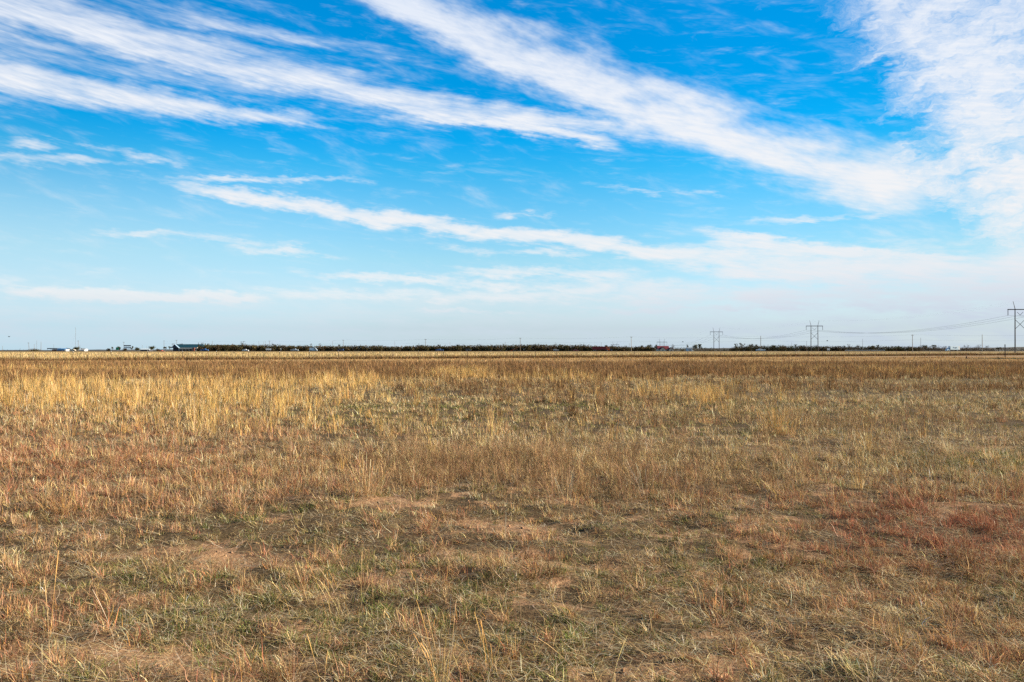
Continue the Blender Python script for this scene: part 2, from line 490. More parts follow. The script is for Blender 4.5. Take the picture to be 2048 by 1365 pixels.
def scatter(d0, d1, tufts, nb, seg, wk, spread, side=.84, mute=0.0):
    """tufts per square metre between depths d0 and d1, nb blades in each"""
    area = side * (d1 * d1 - d0 * d0)
    N = int(area * tufts)
    D = np.sqrt(rng.uniform(d0 * d0, d1 * d1, N)); u = rng.uniform(-side, side, N)
    X, Y = u * D, D
    px, py = pix(X, Y)
    nz = fbm(X * .45, Y * .45, 31); nz2 = fbm(X * .5 + 40, Y * .5, 41); nz3 = fbm(X * .16, Y * .16, 51)
    one = np.ones(N)
    near = smooth(py, 960, 1060)                       # 1 close by
    farb = 1 - smooth(py + (px - 500) * .006, 744, 764)                    # the dark brown stretch
    mown = 1 - smooth(py, 723.5, 727.5)
    w = np.stack([
        (.62 - .20 * near) * one * (1 - farb),
        (.04 + .15 * near + blobs(px, py, RED)) * (.5 + nz2) * (1 - farb),
        (.13 + .13 * near + blobs(px, py, GREEN) * 2.9) * np.clip(nz * 3.4 - 1.1, 0, 2.2) * (1 - farb),
        (.004 * (1 - near) + .0001) * one + blobs(px, py, GOLD) * (.25 + .7 * nz3) + .12 * farb * blobs(px, py, [(915, 752, 60, 6, 6), (200, 745, 260, 4, 5), (1600, 738, 110, 4, 4)]),
        (.035 + blobs(px, py, WEED)) * (.5 + nz) * (1 - .8 * farb),
        1.6 * farb * (1 - mown) + .45 * np.clip(nz3 * 3 - 1.5, 0, 1) * (1 - smooth(py, 752, 900)),
        3.0 * mown], 1)
    w = np.clip(w, 0, None); w /= w.sum(1, keepdims=True)
    sp = (rng.uniform(0, 1, N)[:, None] > np.cumsum(w, 1)).sum(1).clip(0, 6)
    keep = rng.uniform(0, 1, N) > np.clip(blobs(px, py, BARE) * (.15 + 1.9 * fbm(X * 2.3, Y * 2.3, 63, 3)) + .30 * (fbm(X * 1.3, Y * 1.3, 61) - .45) * 2 * near + .5 * (fbm(X * 3.1, Y * 3.1, 67, 2) - .5), 0, .88)
    fence_side = Y < 154 + .584 * X - .5
    keep &= fence_side
    size = np.exp(rng.normal(0, .42, N)) * (.40 + .7 * fbm(X * .35, Y * .35, 71) + .55 * fbm(X * 1.9, Y * 1.9, 73, 2))
    size = np.minimum(size, 1.9 - .75 * near)
    for q in range(7):
        idx = np.flatnonzero(keep & (sp == q))
        M = len(idx)
        if M == 0: continue
        f = {0: 1.0, 1: 1.15, 2: 1.0, 3: .75, 4: .55, 5: 1.0, 6: .9}[q]
        k = max(2, int(nb * f))
        ii = np.repeat(idx, k); B = len(ii)
        sz = size[ii]
        rad = spread * {0: 1, 1: 1.2, 2: 1.1, 3: .9, 4: 1.0, 5: 1.2, 6: 1.3}[q]
        ang = rng.uniform(0, 2 * np.pi, B); rr = np.abs(rng.normal(0, rad, B)) * sz
        x = X[ii] + rr * np.cos(ang); y = Y[ii] + rr * np.sin(ang)
        P = np.stack([x, y, gz(x, y) - .006], 1)
        yaw = ang + rng.normal(0, .9, B)
        Wb = np.maximum(.0030, wk * D[ii]) * np.exp(rng.normal(0, .22, B))
        tj = np.exp(rng.normal(0, .20, M))[np.repeat(np.arange(M), k)][:, None]
        u1 = rng.uniform(0, 1, B)
        if q == 0:
            H = (.045 + .10 * u1) * sz * (1 - .25 * near[ii])
            c = colour(['straw', 'pale', 'grey', 'olive', 'brown', 'red'], [.44, .15, .07, .15, .09, .10], B, mute=mute) * tj
            short_dry.add(P, H, yaw, np.abs(rng.normal(.45, .35, B)) + .30 * near[ii], rng.normal(.8, .7, B) + .6 * near[ii], Wb, c, seg, kink=.2, swirl=.9)
        elif q == 1:
            H = (.045 + .11 * u1) * sz
            c = colour(['red', 'rust', 'orange', 'straw', 'brown'], [.44, .2, .1, .16, .1], B, mute=mute) * tj
            hot = (blobs(px[ii], py[ii], [(1880, 1062, 330, 62, 1.5), (150, 930, 380, 70, .55)]) > rng.uniform(.12, 1.25, B))[:, None]
            c = np.where(hot, colour(['rust', 'red'], [.75, .25], B) * tj, c)
            reddish.add(P, H, yaw, np.abs(rng.normal(.5, .4, B)), rng.normal(1.0, .9, B), Wb, c, seg, kink=.25, swirl=1.1)
        elif q == 2:
            H = (.028 + .055 * u1) * sz
            c = colour(['green', 'olive', 'straw', 'grey'], [.5, .24, .18, .08], B, mute=mute) * tj
            green_f.add(P, H, yaw, np.abs(rng.normal(.6, .4, B)), rng.normal(.9, .6, B), Wb * 1.1, c, seg, kink=.15, swirl=.8)
        elif q == 3:
            H = (.20 + .24 * u1) * sz * np.where(py[ii] < 900, 1.0, .75)
            c = colour(['gold', 'orange', 'straw', 'pale', 'brown'], [.42, .26, .18, .07, .07], B, mute=mute) * tj
            golden.add(P, H, yaw, np.abs(rng.normal(.12, .14, B)), rng.normal(.35, .3, B), Wb * .7, c, seg + (seg > 1))
        elif q == 4:
            H = (.11 + .17 * u1) * sz * (1 - .35 * near[ii])
            c = colour(['brown', 'red', 'straw', 'dark'], [.5, .2, .2, .1], B, mute=mute) * tj
            weeds.add(P, H, yaw, np.abs(rng.normal(.3, .28, B)), rng.normal(.25, .5, B), Wb * .6, c, seg, kink=.12, swirl=.6)
            for _ in range(4 if seg > 2 else 2):      # side twigs
                tt = rng.uniform(.3, .95, B)[:, None]
                P2 = P + np.stack([np.cos(yaw) * .18 * H, np.sin(yaw) * .18 * H, H * .93], 1) * tt
                weeds.add(P2, H * rng.uniform(.12, .3, B), yaw + rng.uniform(-2.5, 2.5, B), rng.uniform(.4, 1.1, B), rng.normal(0, .3, B), Wb * .55, c, 1)
        elif q == 5:
            H = (.16 + .20 * u1) * sz
            c = colour(['brown', 'dark', 'orange', 'straw'], [.36, .56, .06, .02], B, mute=mute) * tj
            weeds.add(P, H, yaw, np.abs(rng.normal(.2, .25, B)), rng.normal(.3, .4, B), Wb, c, seg)
        else:
            H = (.05 + .07 * u1) * sz
            c = colour(['straw', 'orange', 'red', 'brown'], [.52, .24, .12, .12], B, mute=mute) * tj
            short_dry.add(P, H, yaw, np.abs(rng.normal(.4, .3, B)), rng.normal(.5, .4, B), Wb, c, seg)


def litter(d0, d1, per, seg, wk, side=.84):
    N = int(side * (d1 * d1 - d0 * d0) * per)
    D = np.sqrt(rng.uniform(d0 * d0, d1 * d1, N)); u = rng.uniform(-side, side, N)
    x, y = u * D, D
    P = np.stack([x, y, gz(x, y) + rng.uniform(.0, .030, N) * fbm(x * 2.2, y * 2.2, 91, 3) * 2], 1)
    keep = fbm(x * 2.2, y * 2.2, 91, 3) + rng.normal(0, .16, N) > .34
    P = P[keep]; N = len(P)
    c = colour(['straw', 'pale', 'grey', 'red', 'brown', 'dark'], [.26, .14, .20, .10, .16, .14], N, .24)
    thatch_f.add(P, rng.uniform(.04, .20, N), rng.uniform(0, 6.3, N), rng.uniform(1.2, 1.75, N), rng.normal(.1, .3, N), np.maximum(.0022, wk * np.hypot(x, y)[keep]), c, seg, swirl=.9)


scatter(2.5, 6, 95, 72, 4, .00045, .038)
scatter(6, 12, 52, 52, 3, .00045, .045)
scatter(12, 25, 26, 30, 2, .00045, .056, mute=.1)
scatter(25, 60, 9, 20, 2, .00042, .10, mute=.35)
scatter(60, 175, 1.6, 11, 1, .00045, .34, mute=.65)
litter(2.5, 6, 2600, 3, .0004)
litter(6, 14, 900, 2, .00045)

# scattered tall single stalks with seed heads
N = 70
D = 3.2 / np.sqrt(rng.uniform((3.2 / 40) ** 2, 1, N)); u = rng.uniform(-.8, .8, N)
x, y = u * D, D
P = np.stack([x, y, gz(x, y)], 1)
golden.add(P, rng.uniform(.20, .48, N), rng.uniform(0, 6.3, N), np.abs(rng.normal(.25, .25, N)), rng.normal(.4, .4, N), np.maximum(.0014, .00036 * D), colour(['straw', 'pale', 'gold'], [.5, .3, .2], N), 6, head=1.2)

# brown weeds along the fence row, then the pale golden field up to the road
N = 60000
x = rng.uniform(-125, 235, N); off = np.abs(rng.normal(0, 2.0, N)) - .5
y = 154 + .584 * x + off
P = np.stack([x, y, gz(x, y)], 1)
weeds.add(P, rng.uniform(.45, .85, N) * (.6 + .7 * fbm(x * .12, y * .12, 77)), rng.uniform(0, 6.3, N), np.abs(rng.normal(.2, .2, N)), rng.normal(.2, .3, N), .0005 * y, colour(['dark', 'brown', 'olive'], [.60, .28, .12], N, mute=.3), 1)
N = 130000
y = 1 / rng.uniform(1 / 572, 1 / 100, N); x = rng.uniform(-.84, .84, N) * y
fo = y - (154 + .584 * x)
k = fo > 2.0
x, y, fo = x[k], y[k], fo[k]; N = len(x)
hh = rng.uniform(.55, 1.0, N) * (.7 + .5 * fbm(x * .06, y * .06, 87)) * (1.0 - .30 * smooth(x, -20, 60)) * (1 - .45 * smooth(y, 220, 480)) * (.50 + .50 * smooth(fo, 4, 45))
golden.add(np.stack([x, y, gz(x, y)], 1), hh, rng.uniform(0, 6.3, N), np.abs(rng.normal(.1, .12, N)), rng.normal(.25, .25, N), .0007 * y, colour(['gold', 'pale', 'straw', 'olive', 'brown'], [.34, .26, .24, .08, .08], N, mute=.55) * (.60 + .5 * fbm(x * .05, y * .09, 97))[:, None], 1)

# crumbs of soil and small stones
N = 9000
D = np.sqrt(rng.uniform(6.5, 130, N)); u = rng.uniform(-.84, .84, N); x, y = u * D, D
k = (blobs(*pix(x, y), BARE) + .5 * fbm(x * .9, y * .9, 21) > rng.uniform(.2, 1.0, N)); x, y, D = x[k], y[k], D[k]; N = len(x)
base8 = np.array([(-1, -1, -.6), (1, -1, -.6), (1, 1, -.6), (-1, 1, -.6), (-.6, -.6, .7), (.6, -.6, .8), (.6, .6, .6), (-.6, .6, .75)])
r = .004 + .010 * rng.uniform(0, 1, N) ** 3
S = base8[None] * (1 + rng.normal(0, .22, (N, 8, 3))) * r[:, None, None]
a = rng.uniform(0, 6.3, N)[:, None]
S = np.stack([S[..., 0] * np.cos(a) - S[..., 1] * np.sin(a), S[..., 0] * np.sin(a) + S[..., 1] * np.cos(a), S[..., 2] * .8], -1) + np.stack([x, y, gz(x, y) + r * .3], 1)[:, None]
q6 = np.array([(0, 3, 2, 1), (4, 5, 6, 7), (0, 1, 5, 4), (1, 2, 6, 5), (2, 3, 7, 6), (3, 0, 4, 7)])
ct = np.stack([np.array([.44, .26, .15]), np.array([.34, .20, .11]), np.array([.46, .34, .22])])[rng.choice(3, N, p=[.5, .38, .12])] * np.exp(rng.normal(0, .18, (N, 1)))
tag(mesh_np('soil_crumbs', S.reshape(-1, 3), (np.arange(N)[:, None, None] * 8 + q6[None]).reshape(-1, 4), gm, np.repeat(ct, 6, axis=0)), 'crumbs of reddish soil and small stones on the bare ground', 'soil crumbs', kind='stuff')

short_dry.build('short_dry_grass', 'short straw coloured grass in tufts all over the field', 'dry grass')
reddish.build('reddish_grass', 'low curly reddish brown grass in patches of the field', 'reddish grass')
green_f.build('green_grass', 'low green grass showing between the dry tufts', 'green grass')
golden.build('tall_golden_grass', 'tall golden grass standing in swathes across the field', 'tall grass')
weeds.build('brown_weeds', 'thin brown twiggy weeds growing through the grass', 'weeds')
thatch_f.build('straw_litter', 'loose dead straw lying flat on the bare soil', 'straw litter')

# ------------------------------------------------------------------ solid-mesh builder
class MB:
    def __init__(s): s.v = []; s.f = []

    def poly(s, pts, faces):
        b = len(s.v); s.v += [tuple(p) for p in pts]; s.f += [tuple(b + i for i in f) for f in faces]; return s

    def box(s, x0, x1, y0, y1, z0, z1):
        p = [(x, y, z) for z in (z0, z1) for y in (y0, y1) for x in (x0, x1)]
        return s.poly(p, [(0, 2, 3, 1), (4, 5, 7, 6), (0, 1, 5, 4), (2, 6, 7, 3), (0, 4, 6, 2), (1, 3, 7, 5)])

    def tube(s, path, rad, n=6):
        path = [Vector(p) for p in path]
        if not isinstance(rad, (list, tuple)): rad = [rad] * len(path)
        rings = []
        for i, p in enumerate(path):
            d = (path[min(i + 1, len(path) - 1)] - path[max(i - 1, 0)]).normalized()
            a = d.orthogonal().normalized() if abs(d.z) > .98 else d.cross(Vector((0, 0, 1))).normalized()
            b = d.cross(a)
            rings.append([p + (a * math.cos(2 * math.pi * k / n) + b * math.sin(2 * math.pi * k / n)) * rad[i] for k in range(n)])
        pts = [q for r in rings for q in r]; f = []
        for i in range(len(rings) - 1):
            for k in range(n):
                k2 = (k + 1) % n
                f.append((i * n + k, i * n + k2, (i + 1) * n + k2, (i + 1) * n + k))
        f.append(tuple(range(n - 1, -1, -1))); f.append(tuple((len(rings) - 1) * n + k for k in range(n)))
        return s.poly(pts, f)

    def prism(s, prof, y0, y1, inset=0.0):
        """profile in x-z swept along y; inset narrows the upper points"""
        zs = [p[1] for p in prof]; lo, hi = min(zs), max(zs); n = len(prof)
        k = [inset * max(0, (z - lo) / (hi - lo) - .5) * 2 for z in zs]
        a = [(x, y0 + k[i], z) for i, (x, z) in enumerate(prof)]; b = [(x, y1 - k[i], z) for i, (x, z) in enumerate(prof)]
        return s.poly(a + b, [tuple(range(n)), tuple(range(2 * n - 1, n - 1, -1))] + [(i, i + n, (i + 1) % n + n, (i + 1) % n) for i in range(n)])

    def build(s, name, mat, parent=None, bevel=0.0, smooth_=False):
        me = bpy.data.meshes.new(name); me.from_pydata(s.v, [], s.f)
        bm = bmesh.new(); bm.from_mesh(me)
        bmesh.ops.recalc_face_normals(bm, faces=bm.faces)
        if bevel:
            bmesh.ops.bevel(bm, geom=[e for e in bm.edges if len(e.link_faces) == 2 and e.calc_face_angle(0) > .5], offset=bevel, segments=2, affect='EDGES')
        bm.to_mesh(me); bm.free()
        if smooth_: me.polygons.foreach_set('use_smooth', [True] * len(me.polygons))
        me.materials.append(mat)
        return new_obj(name, me, parent)


M = dict(
    brightwhite=paint('bright_white_paint', (.80, .80, .79), .35, .04), truckshade=paint('truck_shade_blue', (.62, .76, .85), .4, .04),
    wood=paint('weathered_pole_wood', (.16, .115, .075), .85, .3, 2.0), palewood=paint('pale_pole_wood', (.30, .25, .19), .85, .25, 2.0), ruststeel=paint('dark_weathering_steel', (.045, .036, .034), .7, .25, 1.0),
    greysteel=paint('galvanised_steel', (.30, .31, .32), .5, .15, 1.0, .4), glassy=paint('insulator_ceramic', (.05, .05, .055), .9, .1, 3, 0, .0), wire=paint('wire_aluminium', (.20, .20, .21), .5, .1),
    postmetal=paint('painted_post_steel', (.06, .05, .04), .7, .3, 5), postwhite=paint('white_post_tip', (.75, .73, .68), .6, .08, 5), barb=paint('fence_wire_steel', (.25, .22, .19), .5, .2),
    asphalt=paint('road_asphalt', (.055, .054, .055), .9, .15, .4), line=paint('road_paint', (.75, .74, .70), .7, .08), yline=paint('road_paint_yellow', (.60, .40, .05), .7, .08),
    white=paint('white_paint', (.50, .50, .49), .35, .05), blue=paint('blue_car_paint', (.03, .11, .30), .3, .1), navy=paint('navy_car_paint', (.015, .03, .10), .3, .1), black=paint('black_car_paint', (.02, .02, .024), .3, .1),
    silver=paint('silver_car_paint', (.48, .52, .56), .3, .06, 3, .3), tan=paint('tan_car_paint', (.52, .45, .34), .4, .08), maroon=paint('maroon_paint', (.16, .02, .025), .5, .2), orange=paint('orange_cab_paint', (.52, .09, .02), .4, .1),
    rubber=paint('tyre_rubber', (.025, .025, .026), .8, .15), glass=paint('dark_window_glass', (.03, .045, .06), .08, .1, 3, 0, .6), skyglass=paint('pale_window_glass', (.25, .36, .46), .08, .1, 3, 0, .6),
    teal=paint('teal_metal_roof', (.012, .05, .07), .45, .15, .6), slate=paint('dark_slate_cladding', (.06, .065, .085), .7, .2, .6), greenroof=paint('dark_green_roof', (.045, .075, .05), .6, .15, .5), brick=paint('red_brick', (.30, .10, .06), .85, .25, 4),
    cream=paint('cream_wall', (.60, .53, .41), .8, .1, .8), redroof=paint('red_roof_tiles', (.13, .025, .03), .6, .15, .8), bluewall=paint('blue_cladding', (.05, .16, .34), .5, .1, .6), paleblue=paint('pale_blue_cladding', (.50, .58, .62), .5, .08, .6),
    darkroof=paint('dark_canopy_roof', (.03, .045, .075), .6, .1), signgreen=paint('green_sign_sheet', (.0, .24, .13), .5, .08), bark=paint('tree_bark', (.09, .065, .05), .9, .3, 3), feather=paint('dark_feathers', (.025, .022, .02), .8, .2, 8),
    stump=paint('stump_wood', (.17, .09, .05), .9, .3, 9), purple=paint('hill_scrub', (.055, .05, .04), .95, .35, .01), rust=paint('rusty_red_iron', (.22, .06, .03), .9, .3, 2))

NUM = ['first', 'second', 'third', 'fourth', 'fifth', 'sixth', 'seventh', 'eighth', 'ninth', 'tenth', 'eleventh', 'twelfth', 'thirteenth', 'fourteenth']


def foliage(o_name, parts, n, leaf, tones, parent=None, hollow=.35):
    """leaf-sized faces spread through a set of ellipsoid clumps (cx, cy, cz, rx, ry, rz)"""
    P = np.array(parts, float); vol = (P[:, 3] * P[:, 4] * P[:, 5]) ** (2 / 3)
    w = rng.choice(len(P), n, p=vol / vol.sum())
    d = rng.normal(0, 1, (n, 3)); d /= np.linalg.norm(d, axis=1, keepdims=True)
    r = (hollow + (1 - hollow) * rng.uniform(0, 1, n) ** .6) * np.exp(rng.normal(0, .10, n))
    c = P[w, :3] + d * P[w, 3:] * r[:, None]
    a = rng.normal(0, 1, (n, 3)); a /= np.linalg.norm(a, axis=1, keepdims=True)
    b = np.cross(a, rng.normal(0, 1, (n, 3))); b /= np.linalg.norm(b, axis=1, keepdims=True)
    s = (leaf * np.exp(rng.normal(0, .3, n)))[:, None]
    V = np.stack([c - a * s, c - b * s * .55, c + a * s, c + b * s * .55], 1).reshape(-1, 3)
    F = np.arange(n * 4).reshape(n, 4)
    T = np.array(tones)
    ctone = T[rng.integers(0, len(T), len(P))]
    col = (ctone[w] * .6 + T[rng.integers(0, len(T), n)] * .4) * np.exp(rng.normal(0, .2, (n, 1)))
    return mesh_np(o_name, V, F, LEAF, np.clip(col, 0, 1), parent)


OLIVE = [(.075, .070, .028), (.10, .085, .035), (.055, .055, .025), (.085, .06, .03)]
BROWNB = [(.085, .055, .035), (.10, .068, .04), (.06, .045, .03), (.07, .06, .03)]
DARKG = [(.035, .045, .022), (.05, .055, .025), (.028, .035, .02), (.06, .055, .03)]
TWIG = [(.085, .07, .055), (.11, .09, .07), (.06, .05, .042)]


def tree(px, top, wpx, D, style, label, group=None, base=None):
    """style: round, loose, bare, bush, cypress; top is the photo row of the crown's top"""
    x = (px - 1024) / FPX * D
    z0 = float(gz(x, D)) if base is None else base
    h = EYE + (HOR - top) / FPX * D - z0
    w = wpx / FPX * D
    o = tag(empty('bush' if style == 'bush' else 'cypress_tree' if style == 'cypress' else 'tree', (x, D, z0), rnd.uniform(0, 6)), label, 'bush' if style == 'bush' else 'tree', group)
    tr = MB(); lean = (rnd.uniform(-.05, .05) * h, rnd.uniform(-.05, .05) * h)
    th = h * {'round': .5, 'loose': .6, 'bare': .55, 'bush': .3, 'cypress': .8}[style]
    r0 = max(.10, h * .022)
    tr.tube([(0, 0, -.2), (lean[0] * .4, lean[1] * .4, th * .5), (lean[0], lean[1], th)], [r0, r0 * .75, r0 * .45], 7)
    clumps = []
    if style == 'cypress':
        for k in range(7):
            q = k / 6; clumps.append((rnd.uniform(-.1, .1) * w, rnd.uniform(-.1, .1) * w, h * (.10 + .8 * q), w * .5 * (1 - .75 * q ** 2), w * .5 * (1 - .75 * q ** 2), h * .12))
    else:
        nl = {'round': 9, 'loose': 9, 'bare': 13, 'bush': 7}[style]
        for k in range(nl):
            a = k * 2.4 + rnd.uniform(-.5, .5); q = rnd.uniform(.35, 1.0)
            rr = w * .5 * (.25 + .6 * rnd.random())
            zz = th * (.5 + .3 * q) if style != 'bush' else h * .1
            tip = (math.cos(a) * rr + lean[0], math.sin(a) * rr + lean[1], min(h * .93, th * .75 + q * (h - th * .75) * .95))
            mid = (tip[0] * .45, tip[1] * .45, zz + (tip[2] - zz) * .45)
            tr.tube([(lean[0] * .8, lean[1] * .8, zz * .9), mid, tip], [r0 * .42, r0 * .30, r0 * .12], 5)
            s = {'round': .26, 'loose': .15, 'bare': .14, 'bush': .30}[style] * w * rnd.uniform(.75, 1.25)
            clumps.append((tip[0], tip[1], tip[2] - (s * .25 if style != 'bare' else 0), s, s, min(s * .75, h * .3)))
        if style in ('round', 'bush'):
            for k in range(5): clumps.append((rnd.uniform(-.2, .2) * w, rnd.uniform(-.2, .2) * w, h * rnd.uniform(.25 if style == 'bush' else .5, .8), w * .26, w * .26, h * .18))
    tr.build('trunk', M['bark'], o)
    k = {'round': 900, 'loose': 420, 'bare': 380, 'bush': 700, 'cypress': 900}[style]
    pal = {'round': DARKG + OLIVE[:2], 'loose': OLIVE, 'bare': TWIG, 'bush': BROWNB + OLIVE[:1], 'cypress': DARKG}[style]
    if w > 10: k = 26000
    foliage('crown', clumps, k, {'bare': .13, 'cypress': .28}.get(style, .24) * (w / 6) ** .3, pal, o, .2)
    return o


# ------------------------------------------------------------------ road on its low embankment, distant hills
def sheet(name, y0, y1, z, mat, x0=-1500, x1=1500, n=30):
    b = MB()
    xs = [x0 + (x1 - x0) * i / n for i in range(n + 1)]
    b.poly([(x, y, z) for x in xs for y in (y0, y1)], [(2 * i, 2 * i + 2, 2 * i + 3, 2 * i + 1) for i in range(n)])
    return b.build(name, mat)


RZ = .99
tag(sheet('road', ROAD_Y - 6.5, ROAD_Y + 6.5, RZ, M['asphalt']), 'grey asphalt highway running straight across behind the golden field', 'road', kind='structure')
mk = MB()
for y in (ROAD_Y - 5.6, ROAD_Y + 5.6): mk.poly([(-1500, y - .07, RZ + .004), (1500, y - .07, RZ + .004), (1500, y + .07, RZ + .004), (-1500, y + .07, RZ + .004)], [(0, 1, 2, 3)])
tag(mk.build('road_markings', M['line']), 'white edge lines painted along both sides of the highway', 'road markings', kind='structure')


def hill(px_pts, D, depth, name, label):
    b = MB(); px0, px1 = px_pts[0][0], px_pts[-1][0]
    n = 160; rows = []
    for i in range(n + 1):
        px = px0 + (px1 - px0) * i / n
        for (a, ya), (c, yc) in zip(px_pts, px_pts[1:]):
            if a <= px <= c: py = ya + (yc - ya) * (px - a) / (c - a); break
        py += (float(fbm(px * .03, 3.3, 5)) - .5) * 1.6 + (float(fbm(px * .2, 7.3, 5)) - .5) * .9
        x = (px - 1024) / FPX * D; z = EYE + (HOR - py) / FPX * D
        rows += [(x, D - depth, -10), (x, D - depth * .5, -10 + (z + 10) * .55), (x, D, z), (x, D + depth * .7, -10 + (z + 10) * .6), (x, D + depth, -10)]
    f = [(i * 5 + k, (i + 1) * 5 + k, (i + 1) * 5 + k + 1, i * 5 + k + 1) for i in range(n) for k in range(4)]
    return tag(b.poly(rows, f).build(name, M['purple'], smooth_=True), label, 'hills', kind='structure')


hill([(-400, 700.0), (100, 700.5), (420, 699.0), (900, 700), (1300, 699), (1410, 696.6), (1560, 696.3), (1800, 698.0), (1900, 696.8), (2048, 694.4), (2500, 694)], 5200, 900, 'hills', 'low purplish hills along the far horizon')

# ------------------------------------------------------------------ wire fence
fo = tag(empty('wire_fence', (0, 154, 0)), 'barbed wire fence of thin steel posts between the mown strip and the golden field', 'fence')
fx = [-90.0 + 4.3 * k for k in range(65)]
for k, x in enumerate(fx):
    y = .584 * x; z = 0.0; h = 1.33 + rnd.uniform(-.05, .04); lx = rnd.uniform(-.05, .05)
    wooden = k % 11 == 5
    b = MB()
    if wooden: b.tube([(x, y, z - .3), (x + lx, y, z + h * .99)], .062, 8)
    else:
        b.box(x - .034, x + .034, y - .006, y + .006, z - .3, z + h); b.box(x - .006, x + .006, y + .007, y + .04, z - .3, z + h)
    p = b.build('fence_post', M['wood'] if wooden else M['postmetal'], fo)
    if not wooden:
        MB().box(x - .025, x + .025, y - .009, y + .043, z + h, z + h + .10).build('post_tip', M['postwhite'], p)
    else: p['label'] = 'round wooden post among the steel ones'
for zz in (.45, .72, .98, 1.24):
    MB().tube([(x, .584 * x - .03, zz + rnd.uniform(-.02, .02)) for x in fx], .006, 4).build('wire_strand', M['barb'], fo)

# ------------------------------------------------------------------ high-voltage line
TP = [Vector(((px - 1024) / FPX * D, D)) for px, D in ((2040.7, 410), (1629, 605), (1433, 800), (1324, 1000), (1230, 1200), (1164, 1400))]


def pylon(i):
    p = TP[i]; D = p.y
    px_bar = [619.4, 652.5, 664.2, 684.6, 689.6, 690.4][i]
    ztop = EYE + (HOR - px_bar) / FPX * D
    zb = float(gz(p.x, D)) if i < 3 else -9.5
    H = 20.4; z0 = ztop - H
    o = tag(empty('transmission_tower', (p.x, p.y, z0), .0), '', 'pylon', 'power line towers crossing the plain')
    hw = 2.6
    for s in (-1, 1):
        MB().tube([(s * (hw + .12), 0, min(-.4, zb - z0 - .4)), (s * hw, 0, H + .35)], [.30, .22], 10).build('pole', M['ruststeel'], o)
        MB().tube([(s * hw, 0, H + .35), (s * (hw + .35), 0, H + 1.8), (s * (hw + 1.0), 0, H + 4.2)], [.17, .14, .09], 8).build('shield_wire_mast', M['ruststeel'], o)
    MB().box(-6.3, 6.3, -.36, -.23, H - .22, H + .22).box(-6.3, 6.3, .23, .36, H - .22, H + .22).build('crossarm', M['ruststeel'], o)
    b = MB()
    b.tube([(-hw, 0, H - 5.2), (hw, 0, H - 10.2)], .10, 6); b.tube([(hw, .22, H - 5.2), (-hw, .22, H - 10.2)], .10, 6)
    b.build('cross_brace', M['ruststeel'], o)
    for s in (-1, 1): MB().tube([(s * 6.25, -.12, H - .2), (s * 6.25, -.12, H - 3.0)], .09, 6).tube([(s * 6.25, .12, H - .2), (s * 6.25, .12, H - 3.0)], .09, 6).build('insulator_string', M['glassy'], o)
    MB().tube([(-1.55, 0, H - 1.3), (0, 0, H - 2.95)], .09, 6).tube([(1.55, 0, H - 1.3), (0, 0, H - 2.95)], .09, 6).build('insulator_string', M['glassy'], o)
    return o, z0, H


towers = [pylon(i) for i in range(6)]
for (o, _, _), l in zip(towers, ('largest H shaped steel tower of the line, half cut off at the edge', 'second largest H shaped steel tower, beside the white square sign',
                                 'H shaped steel tower standing in the gap in the trees, third largest', 'H shaped steel tower rising behind the red roofed house', 'small H shaped tower over the cab end of the maroon truck',
                                 'smallest H shaped tower, its top just over the brush before the maroon trailer')):
    o['label'] = l


def span(a, b, sag, n=14):
    a, b = Vector(a), Vector(b)
    return [a.lerp(b, k / n) - Vector((0, 0, sag * 4 * (k / n) * (1 - k / n))) for k in range(n + 1)]


ends = [(TP[0] * 2 - TP[1], None)] + [(TP[i], towers[i]) for i in range(6)]
for off, dz, rad, nm, lab in ((-6.25, -3.05, .04, 'conductor_cable', 'power cable hung from the outer insulators on the highway end of the crossarms'), (0, -3.0, .04, 'conductor_cable', 'power cable hung from the V shaped insulators between the tower legs'),
                              (6.25, -3.05, .04, 'conductor_cable', 'power cable hung from the outer insulators at the far end of the crossarms'), (-3.6, 4.15, .006, 'shield_wire', 'thin shield wire on the mast tips nearer the brush'), (3.6, 4.15, .006, 'shield_wire', 'thin shield wire on the mast tips away from the brush')):
    pts = []
    zs = [towers[0][1] + .5] + [t[1] for t in towers]
    for k in range(6):
        a, b = ends[k][0], ends[k + 1][0]
        pts += span((a.x + off, a.y, zs[k] + 20.4 + dz), (b.x + off, b.y, zs[k + 1] + 20.4 + dz), 5.2 if dz < 0 else 3.5)[(1 if k else 0):]
    tag(MB().tube(pts, rad, 5).build(nm, M['wire']), lab, 'power cable', 'cables of the power line')

# ------------------------------------------------------------------ wooden utility poles
def utility_pole(px, top, D, label, group, arm=1.0, mat='wood', lean=0.0, h_extra=0.0, r=.17):
    x = (px - 1024) / FPX * D; zt = EYE + (HOR - top) / FPX * D
    z0 = float(gz(x, D))
    o = tag(empty('utility_pole', (x, D, z0)), label, 'utility pole', group)
    H = zt - z0
    MB().tube([(-lean * H, 0, -.4), (0, 0, H)], [r * 1.15, r * .75], 9).build('pole', M[mat], o)
    if arm:
        MB().box(-arm, arm, -r - .12, -r * .7, H - .62, H - .44).build('crossarm', M[mat], o)
        for s in (-.92, -.4, .4, .92): MB().tube([(s * arm, -r * .7 - .06, H - .438), (s * arm, -r * .7 - .06, H - .2)], [.05, .03], 6).build('insulator', M['glassy'], o)
    return o, Vector((x, D, zt))


